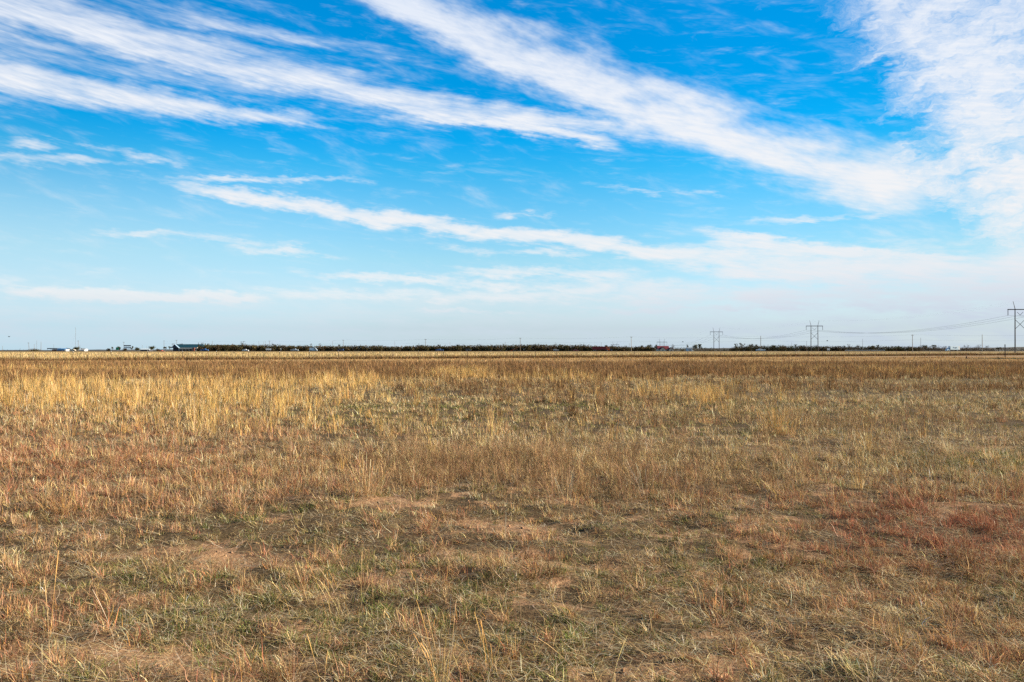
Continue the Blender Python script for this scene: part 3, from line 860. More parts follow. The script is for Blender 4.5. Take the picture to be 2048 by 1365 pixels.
HW = [(1964.5, 669.5, 560, .0, 'palewood'), (1825, 669.5, 548, .9, 'palewood'), (1521.5, 672, 604, .0, 'wood'), (1262.5, 673.5, 637, .9, 'palewood'), (1040.5, 676, 700, .9, 'wood'), (851, 678.3, 761, 1.3, 'wood'), (686.5, 680, 834, 1.3, 'wood'),
      (539, 682, 920, 1.3, 'wood'), (424.5, 682.3, 985, .0, 'wood'), (353, 680.3, 1000, 1.5, 'wood'), (328, 681.5, 1020, .7, 'wood')]
HWL = ['bare topped utility pole beyond the box truck, nearest the big tower', 'tall pale utility pole with a short crossarm, between the moving truck and the second tower', 'tall brown utility pole without crossarm rising behind the white pickup',
       'tall pale utility pole just past the maroon truck', 'tall utility pole over the middle of the brush line, beside a leaning rusty boom', 'utility pole with wide T crossarm above the brush over the gap before the blue pickup',
       'utility pole with wide T crossarm behind the navy car', 'T topped utility pole rising from the long white sign', 'plain utility pole above the long green roof', 'T topped utility pole behind the teal roofed house', 'utility pole among the thin trees just before the teal roofed house']
tops = []
for k, (px, top, D, arm, mt) in enumerate(HW): tops.append(utility_pole(px, top, D, HWL[k], 'tall poles along the highway', arm, mt, r=.2)[1])
tops2 = [Vector((375, 500, 12.5))] + tops[1:]
for dz, off, lab in ((-.2, 0, 'upper thin wire strung along the tall highway poles'), (-3.6, .25, 'lower thin wire strung along the tall highway poles')):
    pts = []
    for a, b in zip(tops2, tops2[1:]): pts += span(a + Vector((0, -off, dz)), b + Vector((0, -off, dz)), 1.1, 8)[(1 if pts else 0):]
    tag(MB().tube(pts, .018, 4).build('utility_wire', M['wire']), lab, 'wire', 'wires of the highway poles')

SM = [(1841.5, 676, 640, 'short thin pole close beside the pale utility pole near the box truck'), (1725.3, 678, 690, 'thin pole between the bare trees behind the low white barrier'), (1613.3, 682.5, 730, 'thin pole just before the second largest tower, over the brush'),
      (1583.5, 686, 800, 'very short thin pole in the brush between two taller ones'), (1258.6, 687, 760, 'thin low pole right beside the pale highway pole past the maroon truck'), (1202.5, 685, 760, 'thin pole sticking up behind the maroon trailer'), (1110.5, 684.8, 760, 'thin pole behind the dark and white car'),
      (1010.5, 684, 790, 'thin dark pole in the brush before the boom'), (900, 684, 790, 'thin pole behind the blue pickup'), (789.5, 683, 800, 'thin dark pole over the unbroken stretch of brush'), (665, 682.5, 820, 'thin pole between the white van and the navy car'), (530.5, 682.5, 880, 'thicker of two short poles just before the long white sign'),
      (527.2, 683.6, 900, 'thinner of two short poles just before the long white sign'), (517.8, 682.5, 880, 'thin pole at the start of the low even brush, past the white car'),
      (57, 685.5, 760, 'leaning utility pole with a small crossarm beside the clipped bush'), (68.5, 688.5, 760, 'short thin pole in the middle of the clipped bush'), (82, 684, 740, 'straight dark pole at the end of the clipped bush'), (107.5, 689.5, 860, 'short pole behind the dark flat canopy'),
      (156.5, 681.5, 760, 'T topped utility pole beside the tall thin mast'), (159.8, 690, 800, 'short pole right next to the T topped pole by the mast'), (247.6, 684, 780, 'utility pole carrying a small crossarm above the dark billboard'), (5, 692, 900, 'lone short pole at the very edge of the view'),
      (284.5, 690.5, 1000, 'short far pole behind the low white building'), (293.5, 692.5, 1000, 'tiny far pole next to the brown round tree')]
for px, top, D, lab in SM:
    wide = any(abs(px - q) < .1 for q in (57, 156.5, 247.6))
    utility_pole(px, top, D, lab, 'smaller poles along the horizon', .9 if wide else 0, 'wood', -.10 if px == 57 else 0, r=.15 if wide or px in (82, 1010.5) else .12)

# tall guyed mast
def mast(px, top, D, label, r):
    x = (px - 1024) / FPX * D; H = EYE + (HOR - top) / FPX * D + 9
    o = tag(empty('radio_mast', (x, D, -9)), label, 'mast')
    b = MB()
    for k in range(3): b.tube([(math.cos(k * 2.094) * r, math.sin(k * 2.094) * r, 0), (math.cos(k * 2.094) * r, math.sin(k * 2.094) * r, H)], r * .3, 4)
    b.build('lattice_column', M['greysteel'], o)
    b = MB()
    for k in range(int(H / 4)): b.tube([(math.cos(k * 2.094) * r, math.sin(k * 2.094) * r, k * 4), (math.cos(k * 2.094 + 2.094) * r, math.sin(k * 2.094 + 2.094) * r, k * 4 + 4)], r * .18, 4)
    b.build('lattice_bracing', M['greysteel'], o)
    for k in range(3): MB().tube([(0, 0, H * .8), (math.cos(k * 2.1 + .4) * H * .5, math.sin(k * 2.1 + .4) * H * .5, 0)], .02, 4).build('guy_wire', M['wire'], o)


mast(151, 655, 2200, 'very tall thin radio mast rising high above the bushes', .34)
mast(73.3, 681, 2600, 'thin distant radio mast behind the clipped bush', .4)

# ------------------------------------------------------------------ vehicles
def wheels(o, xs, hw, r=.36):
    for x in xs:
        for s in (-1, 1):
            b = MB(); n = 14
            b.tube([(x, s * hw - .12, r), (x, s * hw + .12, r)], r, n); w = b.build('wheel', M['rubber'], o, .02)
            MB().tube([(x, s * (hw + .122) - .004, r), (x, s * (hw + .122) + .004, r)], r * .55, 10).build('rim', M['greysteel'], w)


def vehicle(kind, px, py0, L, paintm, label, faces=1, name=None, D=ROAD_Y, lane=-2.5, z=RZ + .005, yaw=0.0):
    D = D + lane; x = (px - 1024) / FPX * D
    o = tag(empty(name or {'sedan': 'car', 'suv': 'car', 'pickup': 'pickup_truck', 'van': 'van'}[kind], (x, D, z), (0 if faces > 0 else math.pi) + yaw), label, 'pickup' if kind == 'pickup' else 'van' if kind == 'van' else 'car')
    h = L / 2; P = M[paintm]; W = .9
    if kind == 'sedan':
        prof = [(-h, .32), (h, .30), (h, .62), (h * .92, .74), (h * .48, .86), (h * .16, 1.36), (-h * .42, 1.40), (-h * .74, .95), (-h * .97, .90)]
        win = [(h * .42, .90), (h * .14, 1.30), (-h * .40, 1.34), (-h * .66, .95)]
    elif kind == 'suv':
        prof = [(-h, .36), (h, .34), (h, .75), (h * .94, .95), (h * .50, 1.05), (h * .22, 1.66), (-h * .86, 1.70), (-h * .98, 1.05)]
        win = [(h * .44, 1.08), (h * .2, 1.60), (-h * .82, 1.63), (-h * .92, 1.10)]
    elif kind == 'van':
        prof = [(-h, .36), (h, .34), (h, .85), (h * .88, 1.12), (h * .55, 2.25), (h * .48, 2.45), (-h, 2.5)]
        win = [(h * .82, 1.18), (h * .56, 2.05), (h * .22, 2.05), (h * .22, 1.18)]
    else:
        prof = [(-h, .45), (h, .42), (h, .85), (h * .94, 1.05), (h * .50, 1.12), (h * .26, 1.76), (-h * .22, 1.78), (-h * .30, 1.12), (-h, 1.10)]
        win = [(h * .44, 1.16), (h * .25, 1.70), (-h * .19, 1.72), (-h * .24, 1.16)]
    W2 = W + (.08 if kind != 'sedan' else 0)
    MB().prism(prof, -W2, W2, .14).build('body', P, o, .05)
    for s in (-1, 1):
        yo = s * (W2 - .10)
        MB().prism(win, min(yo, yo + s * .085), max(yo, yo + s * .085)).build('side_window', M['glass'], o)
    zz = [p[1] for p in win]
    wf = win[:2]; MB().poly([(wf[0][0] + .10, -W2 * .82, wf[0][1]), (wf[0][0] + .10, W2 * .82, wf[0][1]), (wf[1][0] + .09, W2 * .76, wf[1][1] - .02), (wf[1][0] + .09, -W2 * .76, wf[1][1] - .02)], [(0, 1, 2, 3)]).build('windscreen', M['glass'], o)
    for s in (-1, 1): MB().box(h - .02, h + .02, s * W2 * .72 - .16, s * W2 * .72 + .16, .60, .74).build('headlight', M['white'], o)
    wheels(o, (h * .62, -h * .60), W2 - .10, .36 if kind == 'sedan' else .42)
    return o


vehicle('sedan', 145, 702, 4.6, 'tan', 'tan car parked before the dark round bush by the mast', -1, D=ROAD_Y)
vehicle('pickup', 409, 699, 5.7, 'blue', 'blue pickup below the dark narrow cypress beside the teal roofed house', 1)
vehicle('sedan', 491, 699, 4.6, 'brightwhite', 'white sedan on the highway below the round bare tree', 1)
vehicle('pickup', 589, 700, 5.6, 'silver', 'silver pickup on the highway past the small white sign', 1)
vehicle('van', 627, 698, 5.6, 'silver', 'tall silver van, the highest vehicle before the brush, under two bare trees', 1, lane=2.5)
vehicle('suv', 681, 700, 4.7, 'navy', 'navy blue car below the T topped utility pole', -1)
vehicle('pickup', 879, 700, 5.9, 'blue', 'blue pickup with bright tailgate before the middle of the brush', -1)
vehicle('suv', 937, 700, 4.7, 'black', 'black car with glinting front on the highway, alone before the brush', 1)
vehicle('sedan', 1112, 700, 4.4, 'white', 'low white car half hidden by grass below a thin dark pole', 1, z=RZ + .2)
vehicle('sedan', 1152, 701, 4.5, 'maroon', 'dark red car low in the grass before the maroon truck', 1, z=RZ - .1, lane=-9)
vehicle('pickup', 1521, 700, 6.6, 'brightwhite', 'white pickup passing below the brown utility pole', -1)
vehicle('sedan', 323, 702, 4.5, 'orange', 'low orange brown car at the grass edge before the thin trees', 1, lane=-12, z=.15)

# box truck with lettering
D = ROAD_Y - 26; x = (1905 - 1024) / FPX * D
o = tag(empty('box_truck', (x, D, RZ - .1), R(8)), 'white box truck with dark lettering on its side, heading along the highway', 'truck')
MB().box(-2.55, 4.9, -1.22, 1.22, 1.02, 3.55).build('cargo_box', M['brightwhite'], o, .04)
p = MB().box(-2.45, 3.7, -1.226, -1.221, 1.1, 3.45).build('side_shade_panel', M['truckshade'], o); p['label'] = 'side panel coloured with pale blue shade'  # bluish shade painted over the white box side; uncovered end strip reads as lit
MB().prism([(-4.95, .42), (-2.62, .42), (-2.62, 2.2), (-3.4, 2.25), (-4.05, 1.5), (-4.85, 1.25)], -1.05, 1.05, .12).build('cab', M['truckshade'], o, .05)
for s in (-1, 1): MB().prism([(-3.95, 1.5), (-2.85, 1.5), (-2.85, 2.08), (-3.45, 2.1)], min(s * .95, s * 1.06), max(s * .95, s * 1.06)).build('side_window', M['glass'], o)
MB().box(-2.6, 4.8, -.55, .55, .62, 1.0).build('chassis', M['black'], o)
MB().box(4.9, 4.95, -1.12, 1.12, 1.1, 3.4).build('rear_door', M['white'], o)
wheels(o, (-3.9, 2.9), .98, .46)
tx = bpy.data.curves.new('lettering', 'FONT'); tx.body = 'Budget'; tx.size = 1.15; tx.extrude = .004; tx.offset = .025; tx.align_x = 'CENTER'; tx.align_y = 'CENTER'
tx.materials.append(M['navy'])
tob = bpy.data.objects.new('lettering_curve', tx)
lm = bpy.data.meshes.new_from_object(tob); bpy.data.objects.remove(tob)
if not lm.materials: lm.materials.append(M['navy'])
to = new_obj('lettering', lm, o); to.location = (1.0, -1.232, 2.45); to.rotation_euler = (R(90), 0, 0)

# maroon trailer with orange cab
D = ROAD_Y - 3; x = (1205 - 1024) / FPX * D
o = tag(empty('semi_truck', (x, D, RZ)), 'maroon trailer pulled by an orange cab, parked before the trees', 'truck')
MB().box(-7.8, 2.6, -1.25, 1.25, 1.1, 3.3).build('trailer_box', M['maroon'], o, .05)
b = MB()
for k in range(14): b.box(-7.6 + k * .76, -7.5 + k * .76, -1.30, -1.252, 1.15, 3.25)
b.build('side_ribs', M['maroon'], o)
MB().box(-7.6, 4.6, -.45, .45, .7, 1.05).build('chassis', M['black'], o)
MB().prism([(3.0, .5), (5.2, .5), (5.2, 1.9), (4.7, 3.1), (3.0, 3.2)], -1.15, 1.15, .1).build('cab', M['orange'], o, .06)
for s in (-1, 1): MB().prism([(3.7, 1.95), (4.95, 1.95), (4.6, 2.75), (3.7, 2.75)], min(s * 1.06, s * 1.162), max(s * 1.06, s * 1.162)).build('side_window', M['glass'], o)
MB().prism([(5.2, .55), (7.4, .55), (7.4, 1.5), (5.2, 1.8)], -.95, .95, .1).build('bonnet', M['black'], o, .05)
wheels(o, (-6.6, -5.5, 3.4, 6.5), 1.05, .5)
# dark machine standing behind it
D = ROAD_Y + 20; x = (1036 - 1024) / FPX * D
o = tag(empty('crane_boom', (x, D, .5)), 'leaning rusty red boom beside the utility pole in front of the brush', 'boom')
MB().box(-6.2, -4.6, -.7, .7, 0, .9).build('base', M['rust'], o, .05)
MB().tube([(-5.6, 0, .6), (1.2, 0, 3.9)], [.22, .13], 6).build('arm', M['rust'], o)
MB().tube([(-4.9, 0, .8), (-2.2, 0, 2.0)], .08, 6).build('ram', M['greysteel'], o)

# ------------------------------------------------------------------ buildings
def windows(o, xs, y, z0, z1, w=1.0):
    for x in xs:
        p = MB().box(x - w / 2 - .08, x + w / 2 + .08, y - .06, y - .003, z0 - .08, z1 + .08).build('window', M['white'], o)
        MB().box(x - w / 2, x + w / 2, y - .075, y - .058, z0, z1).build('pane', M['glass'], p)


def gabled(name, px0, px1, top, D, depth, eave, wallm, roofm, label, wins=0, gable_front=False, cat='building', over=.4):
    x0, x1 = (px0 - 1024) / FPX * D, (px1 - 1024) / FPX * D; hw = (x1 - x0) / 2
    zt = EYE + (HOR - top) / FPX * D
    o = tag(empty(name, ((x0 + x1) / 2, D, 0)), label, cat)
    e = eave * zt
    MB().box(-hw, hw, 0, depth, -.3, e).build('wall', M[wallm], o)
    if gable_front:
        MB().poly([(-hw, .002, e), (hw, .002, e), (0, .002, zt - .1), (-hw, depth, e), (hw, depth, e), (0, depth, zt - .1)], [(0, 1, 2), (3, 5, 4), (0, 2, 5, 3), (1, 4, 5, 2)]).build('gable', M[wallm], o)
        b = MB()
        for s in (-1, 1): b.poly([(s * (hw + over), -over, e - .2), (0, -over, zt), (0, depth + over, zt), (s * (hw + over), depth + over, e - .2), (s * (hw + over), -over, e - .02), (0, -over, zt + .18), (0, depth + over, zt + .18), (s * (hw + over), depth + over, e - .02)],
                               [(0, 1, 2, 3), (7, 6, 5, 4), (0, 4, 5, 1), (2, 6, 7, 3), (0, 3, 7, 4)])
        b.build('roof', M[roofm], o)
    else:
        MB().prism([(0, e), (depth, e), (depth / 2, zt - .05)], -hw, hw)  # gable shape below the roof
        pts = []
        b = MB()
        b.poly([(-hw - over, -over, e - .1), (hw + over, -over, e - .1), (hw + over, depth / 2, zt), (-hw - over, depth / 2, zt), (-hw - over, depth + over, e - .1), (hw + over, depth + over, e - .1)],
               [(0, 1, 2, 3), (3, 2, 5, 4), (0, 3, 4), (1, 5, 2), (0, 4, 5, 1)])
        b.build('roof', M[roofm], o)
    if wins: windows(o, [-hw + (k + .5) * 2 * hw / wins for k in range(wins)], 0, e * .35, e * .75)
    return o, hw, e, zt


# teal roofed house with porch, chimney
o, hw, e, zt = gabled('house', 346, 401, 688.8, 760, 12, .56, 'slate', 'teal', 'large dark house with a teal metal roof, pale porch roof and brick chimney', 0)
MB().prism([(-hw - .5, e - .3), (-hw + 6.4, e - .3), (-hw + 3.0, zt * .93)], -3.0, -.6).build('front_gable', M['slate'], o)
for s in (0, 1):
    pa, pb = ((-hw - .9, e - .55), (-hw + 3.0, zt * .93 + .1)) if s == 0 else ((-hw + 6.8, e - .55), (-hw + 3.0, zt * .93 + .1))
    MB().prism([pa, pb, (pb[0], pb[1] + .28), (pa[0], pa[1] + .28)], -3.3, -.4).build('barge_board', M['skyglass'], o)
MB().prism([(-6.4, 2.6), (hw, 2.6), (hw - 1.6, 4.1), (-4.2, 4.1)], -4.4, -.41).build('porch_roof', M['cream'], o)
for k in range(6): MB().box(-5.8 + k * 3.2, -5.55 + k * 3.2, -4.2, -3.95, -.2, 2.6).build('porch_post', M['white'], o)
MB().box(7.5, 9.3, -5.0, -4.41, -.2, 4.0).build('chimney', M['brick'], o, .04)
windows(o, [-3.4, -.6, 2.4, 5.2], 0, .9, 2.2, 1.2)
gabled('long_building', 401, 466, 690.2, 800, 14, .62, 'slate', 'greenroof', 'long low building with a dark green roof just showing over the brush', 8)
# red roofed house
o, hw, e, zt = gabled('red_roof_house', 1317, 1338.5, 692.3, 640, 10, .50, 'cream', 'redroof', 'cream house with a bright red roof and two gables below the fourth tower', 3)
for gx_, w_, zz in ((-1.2, 2.3, .80), (hw + 1.2, 2.0, .72)):
    g = MB().prism([(gx_ - w_, -.2), (gx_ + w_, -.2), (gx_ + w_, e * .8), (gx_, zt * zz), (gx_ - w_, e * .8)], -2.4, -.003).build('gable_wing', M['cream'], o)
    for s in (-1, 1):
        MB().prism([(gx_, zt * zz + .02), (gx_ + s * (w_ + .4), e * .8 - .3), (gx_ + s * (w_ + .4), e * .8 - .05), (gx_, zt * zz + .28)], -2.8, 3.0).build('wing_roof', M['redroof'], g)
    MB().box(gx_ - .45, gx_ + .45, -2.46, -2.402, .9, 1.9).build('window', M['glass'], g)
MB().box(hw + .002, hw + 3.2, .0, 7, -.2, e * .8).build('side_wall', M['cream'], o)
# pale shed between the two round trees
o, hw, e, zt = gabled('metal_shed', 1375.5, 1384.5, 695.3, 660, 7, .86, 'paleblue', 'greysteel', 'pale blue metal shed between the red roofed house and a pair of round trees', 0, cat='shed')
MB().box(-1.2, 1.2, -.06, -.003, -.1, 2.4).build('door', M['greysteel'], o)
MB().box(hw + .2, hw + 1.6, .5, 4, -.1, 1.5).build('lean_to', M['cream'], o)
# left edge: canopy, blue building, white shed, low white building
D = 640; x = (104 - 1024) / FPX * D
o = tag(empty('canopy_shelter', (x, D, 0)), 'open shelter with a dark flat roof on thin posts, beside the blue building', 'shelter')
MB().box(-4.0, 4.0, 0, 6, 2.6, 3.3).build('roof', M['darkroof'], o, .04)
for xx in (-3.7, -1.2, 1.2, 3.7):
    for yy in (.3, 5.7): MB().tube([(xx, yy, -.2), (xx, yy, 2.6)], .08, 6).build('post', M['white'], o)
MB().box(-3.4, 3.6, 6.1, 6.3, -.2, 2.4).build('back_wall', M['rust'], o)
o, hw, e, zt = gabled('blue_building', 114.5, 128, 697.3, 640, 6, .80, 'bluewall', 'bluewall', 'low blue building next to the dark canopy, with a white end', 0)
p = MB().box(hw + .003, hw + 1.4, .2, 5.6, -.2, e * .98).build('end_wall', M['white'], o); p['label'] = 'white end bay'
windows(o, [-3.2, -1.2, .9, 2.9], 0, .7, 1.5, .9)
o, hw, e, zt = gabled('white_shed', 161.5, 169, 698, 620, 5, .84, 'white', 'white', 'small white shed beside the T topped pole and the mast', 0, cat='shed')
MB().box(-.5, .5, -.05, -.003, -.1, 1.7).build('door', M['greysteel'], o)
o, hw, e, zt = gabled('white_building', 281, 298, 697.6, 860, 9, .7, 'slate', 'paleblue', 'long low white roofed building between the thin trees and the round brown tree', 0)
MB().box(-4, -2.6, -.05, -.003, .2, 1.9).box(1.0, 2.4, -.05, -.003, .2, 1.9).build('doors', M['glass'], o)

# ------------------------------------------------------------------ signs and barriers
def board(name, px0, px1, py0, py1, D, mat, label, posts=2, cat='sign', t=.08):
    x0, x1 = (px0 - 1024) / FPX * D, (px1 - 1024) / FPX * D
    z1, z0 = EYE + (HOR - py0) / FPX * D, EYE + (HOR - py1) / FPX * D
    o = tag(empty(name, ((x0 + x1) / 2, D, 0)), label, cat); hw = (x1 - x0) / 2
    MB().box(-hw, hw, -t, 0, z0, z1).build('panel', M[mat], o, .01)
    for k in range(posts):
        xx = 0 if posts == 1 else -hw * .7 + 1.4 * hw * k / (posts - 1)
        MB().box(xx - .07, xx + .07, .003, .14, -.3, z1 - .1).build('post', M['greysteel'], o)
    return o


board('sign_board', 531.5, 542.5, 697.4, 700.5, 572, 'brightwhite', 'wide white sign board at the foot of the T topped utility pole', 3)
board('small_sign', 560.8, 562.4, 696.6, 699.4, 572, 'brightwhite', 'small narrow white sign alone before the brush', 1)
board('square_sign', 1654.2, 1659.4, 697.0, 700.8, 520, 'brightwhite', 'white square sign beside the second largest tower', 2)
board('green_sign', 231.8, 236.8, 695.2, 700.2, 640, 'signgreen', 'teal green sign among dark bushes', 2)
o = board('billboard', 247.4, 262, 690.8, 693.0, 760, 'slate', 'dark narrow billboard raised on posts above the bushes', 4)
MB().box(-3.4, 3.4, -.3, -.09, 3.4, 4.6).build('lower_panel', M['paleblue'], o)
D = 540; x0, x1 = (1690 - 1024) / FPX * D, (1770 - 1024) / FPX * D
o = tag(empty('guard_rail', (x0, D, 0)), 'long low white rail barrier along the field before the trees', 'barrier')
MB().box(0, x1 - x0, -.05, 0, 1.42, 1.78).build('rail', M['white'], o)
for k in range(10): MB().box(k * (x1 - x0) / 9.05, k * (x1 - x0) / 9.05 + .12, .003, .12, -.3, 1.7).build('post', M['palewood'], o)

# dark sign post at the right, with its short arm
D = 176; x = (2010 - 1024) / FPX * D
o = tag(empty('sign_post', (x, D, 0)), 'dark wooden post with a short side arm standing on the mown strip', 'post')
MB().box(-.075, .075, -.075, .075, -.4, 2.75).build('post', M['ruststeel'], o, .02)
MB().box(.078, 1.1, -.04, .04, 1.80, 1.94).build('arm', M['ruststeel'], o, .01)
MB().box(-.10, .10, -.10, .10, 2.752, 2.83).build('cap', M['ruststeel'], o, .02)
D = 150; x = (1933 - 1024) / FPX * D
o = tag(empty('stump_post', (x, D, 0)), 'short brown stump with a pale wire stub on the mown strip', 'stump')
MB().tube([(0, 0, -.2), (.02, 0, .20), (.0, 0, .42)], [.20, .17, .14], 9).build('stump', M['stump'], o)
for s in (-.1, .1): MB().tube([(s, 0, .38), (s * 1.4, .02, .75), (s * 1.2, 0, .92)], .012, 5).build('stub_wire', M['palewood'], o)

# ------------------------------------------------------------------ birds
def bird(px, py, D, label, span_=.9, fl=.25):
    p = at(px, D, py)
    o = tag(empty('bird', p, rnd.uniform(-.6, .6)), label, 'bird', 'birds in flight low over the plain')
    n = 8; prof = [(-.26, .015), (-.20, .05), (-.08, .085), (.06, .09), (.15, .06), (.20, .055), (.24, .05), (.29, .012)]
    MB().tube([(a, 0, 0) for a, _ in prof], [r for _, r in prof], n).build('body', M['feather'], o, smooth_=True)
    for s in (-1, 1):
        q = [(.12, s * .06, .03), (-.10, s * .06, .03), (.16, s * span_ * .28, .03 + fl * .6), (-.08, s * span_ * .28, .03 + fl * .6), (.02, s * span_ * .5, .03 + fl * .5), (-.08, s * span_ * .48, .03 + fl * .5)]
        q2 = [(a, b, c - .012) for a, b, c in q]
        MB().poly(q + q2, [(0, 2, 3, 1), (2, 4, 5, 3), (6, 7, 9, 8), (8, 9, 11, 10), (0, 6, 8, 2), (2, 8, 10, 4), (1, 3, 9, 7), (3, 5, 11, 9), (4, 10, 11, 5), (0, 1, 7, 6)]).build('wing', M['feather'], o)
    MB().poly([(-.24, -.02, .01), (-.24, .02, .01), (-.42, .07, .0), (-.42, -.07, .0), (-.24, -.02, -.01), (-.24, .02, -.01), (-.42, .07, -.012), (-.42, -.07, -.012)], [(0, 1, 2, 3), (7, 6, 5, 4), (0, 3, 7, 4), (1, 5, 6, 2), (2, 6, 7, 3), (0, 4, 5, 1)]).build('tail', M['feather'], o)


bird(18, 674, 230, 'dark bird flying alone over the empty far end of the field')
bird(1365.5, 684.3, 270, 'small dark bird near the power cables by the red roofed house')
bird(1654.5, 682.2, 250, 'small dark bird just past the second largest tower')

# ------------------------------------------------------------------ trees and brush
def brush(px0, px1, prof, D, depth, name, label, n, tones, leaf):
    """a mass of scrub; prof: photo rows of its top against px"""
    parts = []; px = px0
    while px < px1:
        top = np.interp(px, [p for p, _ in prof], [q for _, q in prof]) + rnd.uniform(-1.5, .1) + 2.6 * (float(fbm(px * .045, 1.7, 19)) - .5) + (-1.6 if rnd.random() < .08 else 0)
        d = D + rnd.uniform(0, depth)
        zt = EYE + (HOR - top) / FPX * d; rz = zt * rnd.uniform(.42, .6); rx = rnd.uniform(1.6, 3.0)
        parts.append(((px - 1024) / FPX * d, d, zt - rz, rx, rx, rz))
        if rnd.random() < .7: parts.append(((px + rnd.uniform(-3, 3) - 1024) / FPX * d, d - 1, zt * .3, rx, rx * .8, zt * .32))
        px += rnd.uniform(.9, 2.6)
    o = foliage(name, parts, n, leaf, tones, None, .25)
    return tag(o, label, 'brush', kind='stuff')


brush(398, 1310, [(398, 692), (420, 690.5), (470, 690), (500, 690.5), (555, 690.3), (570, 692.3), (640, 692.8), (690, 692.5), (720, 691.6), (770, 692.8), (800, 693.6), (850, 692), (880, 693), (960, 691.5), (1010, 690.5), (1060, 690), (1130, 691), (1170, 690.3), (1185, 693), (1230, 694.5), (1310, 694.5)], 735, 12, 'brush_line',
      'long even line of dark olive brown brush behind the highway', 110000, OLIVE + BROWNB, .42)
brush(1310, 1470, [(1310, 695), (1400, 696), (1470, 697.5)], 780, 14, 'brush_clumps', 'low sparse brush around the red roofed house', 5000, BROWNB + DARKG, .3)
brush(1462, 1840, [(1462, 696), (1480, 693), (1530, 691.5), (1560, 692.5), (1640, 693), (1690, 693.5), (1840, 694)], 760, 16, 'dark_brush', 'dark brush line behind the white pickup and the second largest tower', 42000, DARKG + BROWNB, .34)
brush(1836, 1990, [(1836, 693.5), (1870, 692), (1900, 694), (1990, 696)], 740, 12, 'bare_brush', 'brownish bare brush behind the box truck', 7500, BROWNB + TWIG, .28)
brush(1995, 2300, [(1995, 695), (2020, 696), (2100, 694), (2300, 693)], 760, 12, 'edge_brush', 'thin brush behind the dark post and the largest tower', 6000, DARKG + BROWNB, .3)
brush(-200, 60, [(-200, 699), (20, 700.3), (60, 700)], 900, 20, 'far_scrub', 'very low brown scrub along the empty far end of the horizon', 2500, BROWNB, .3)

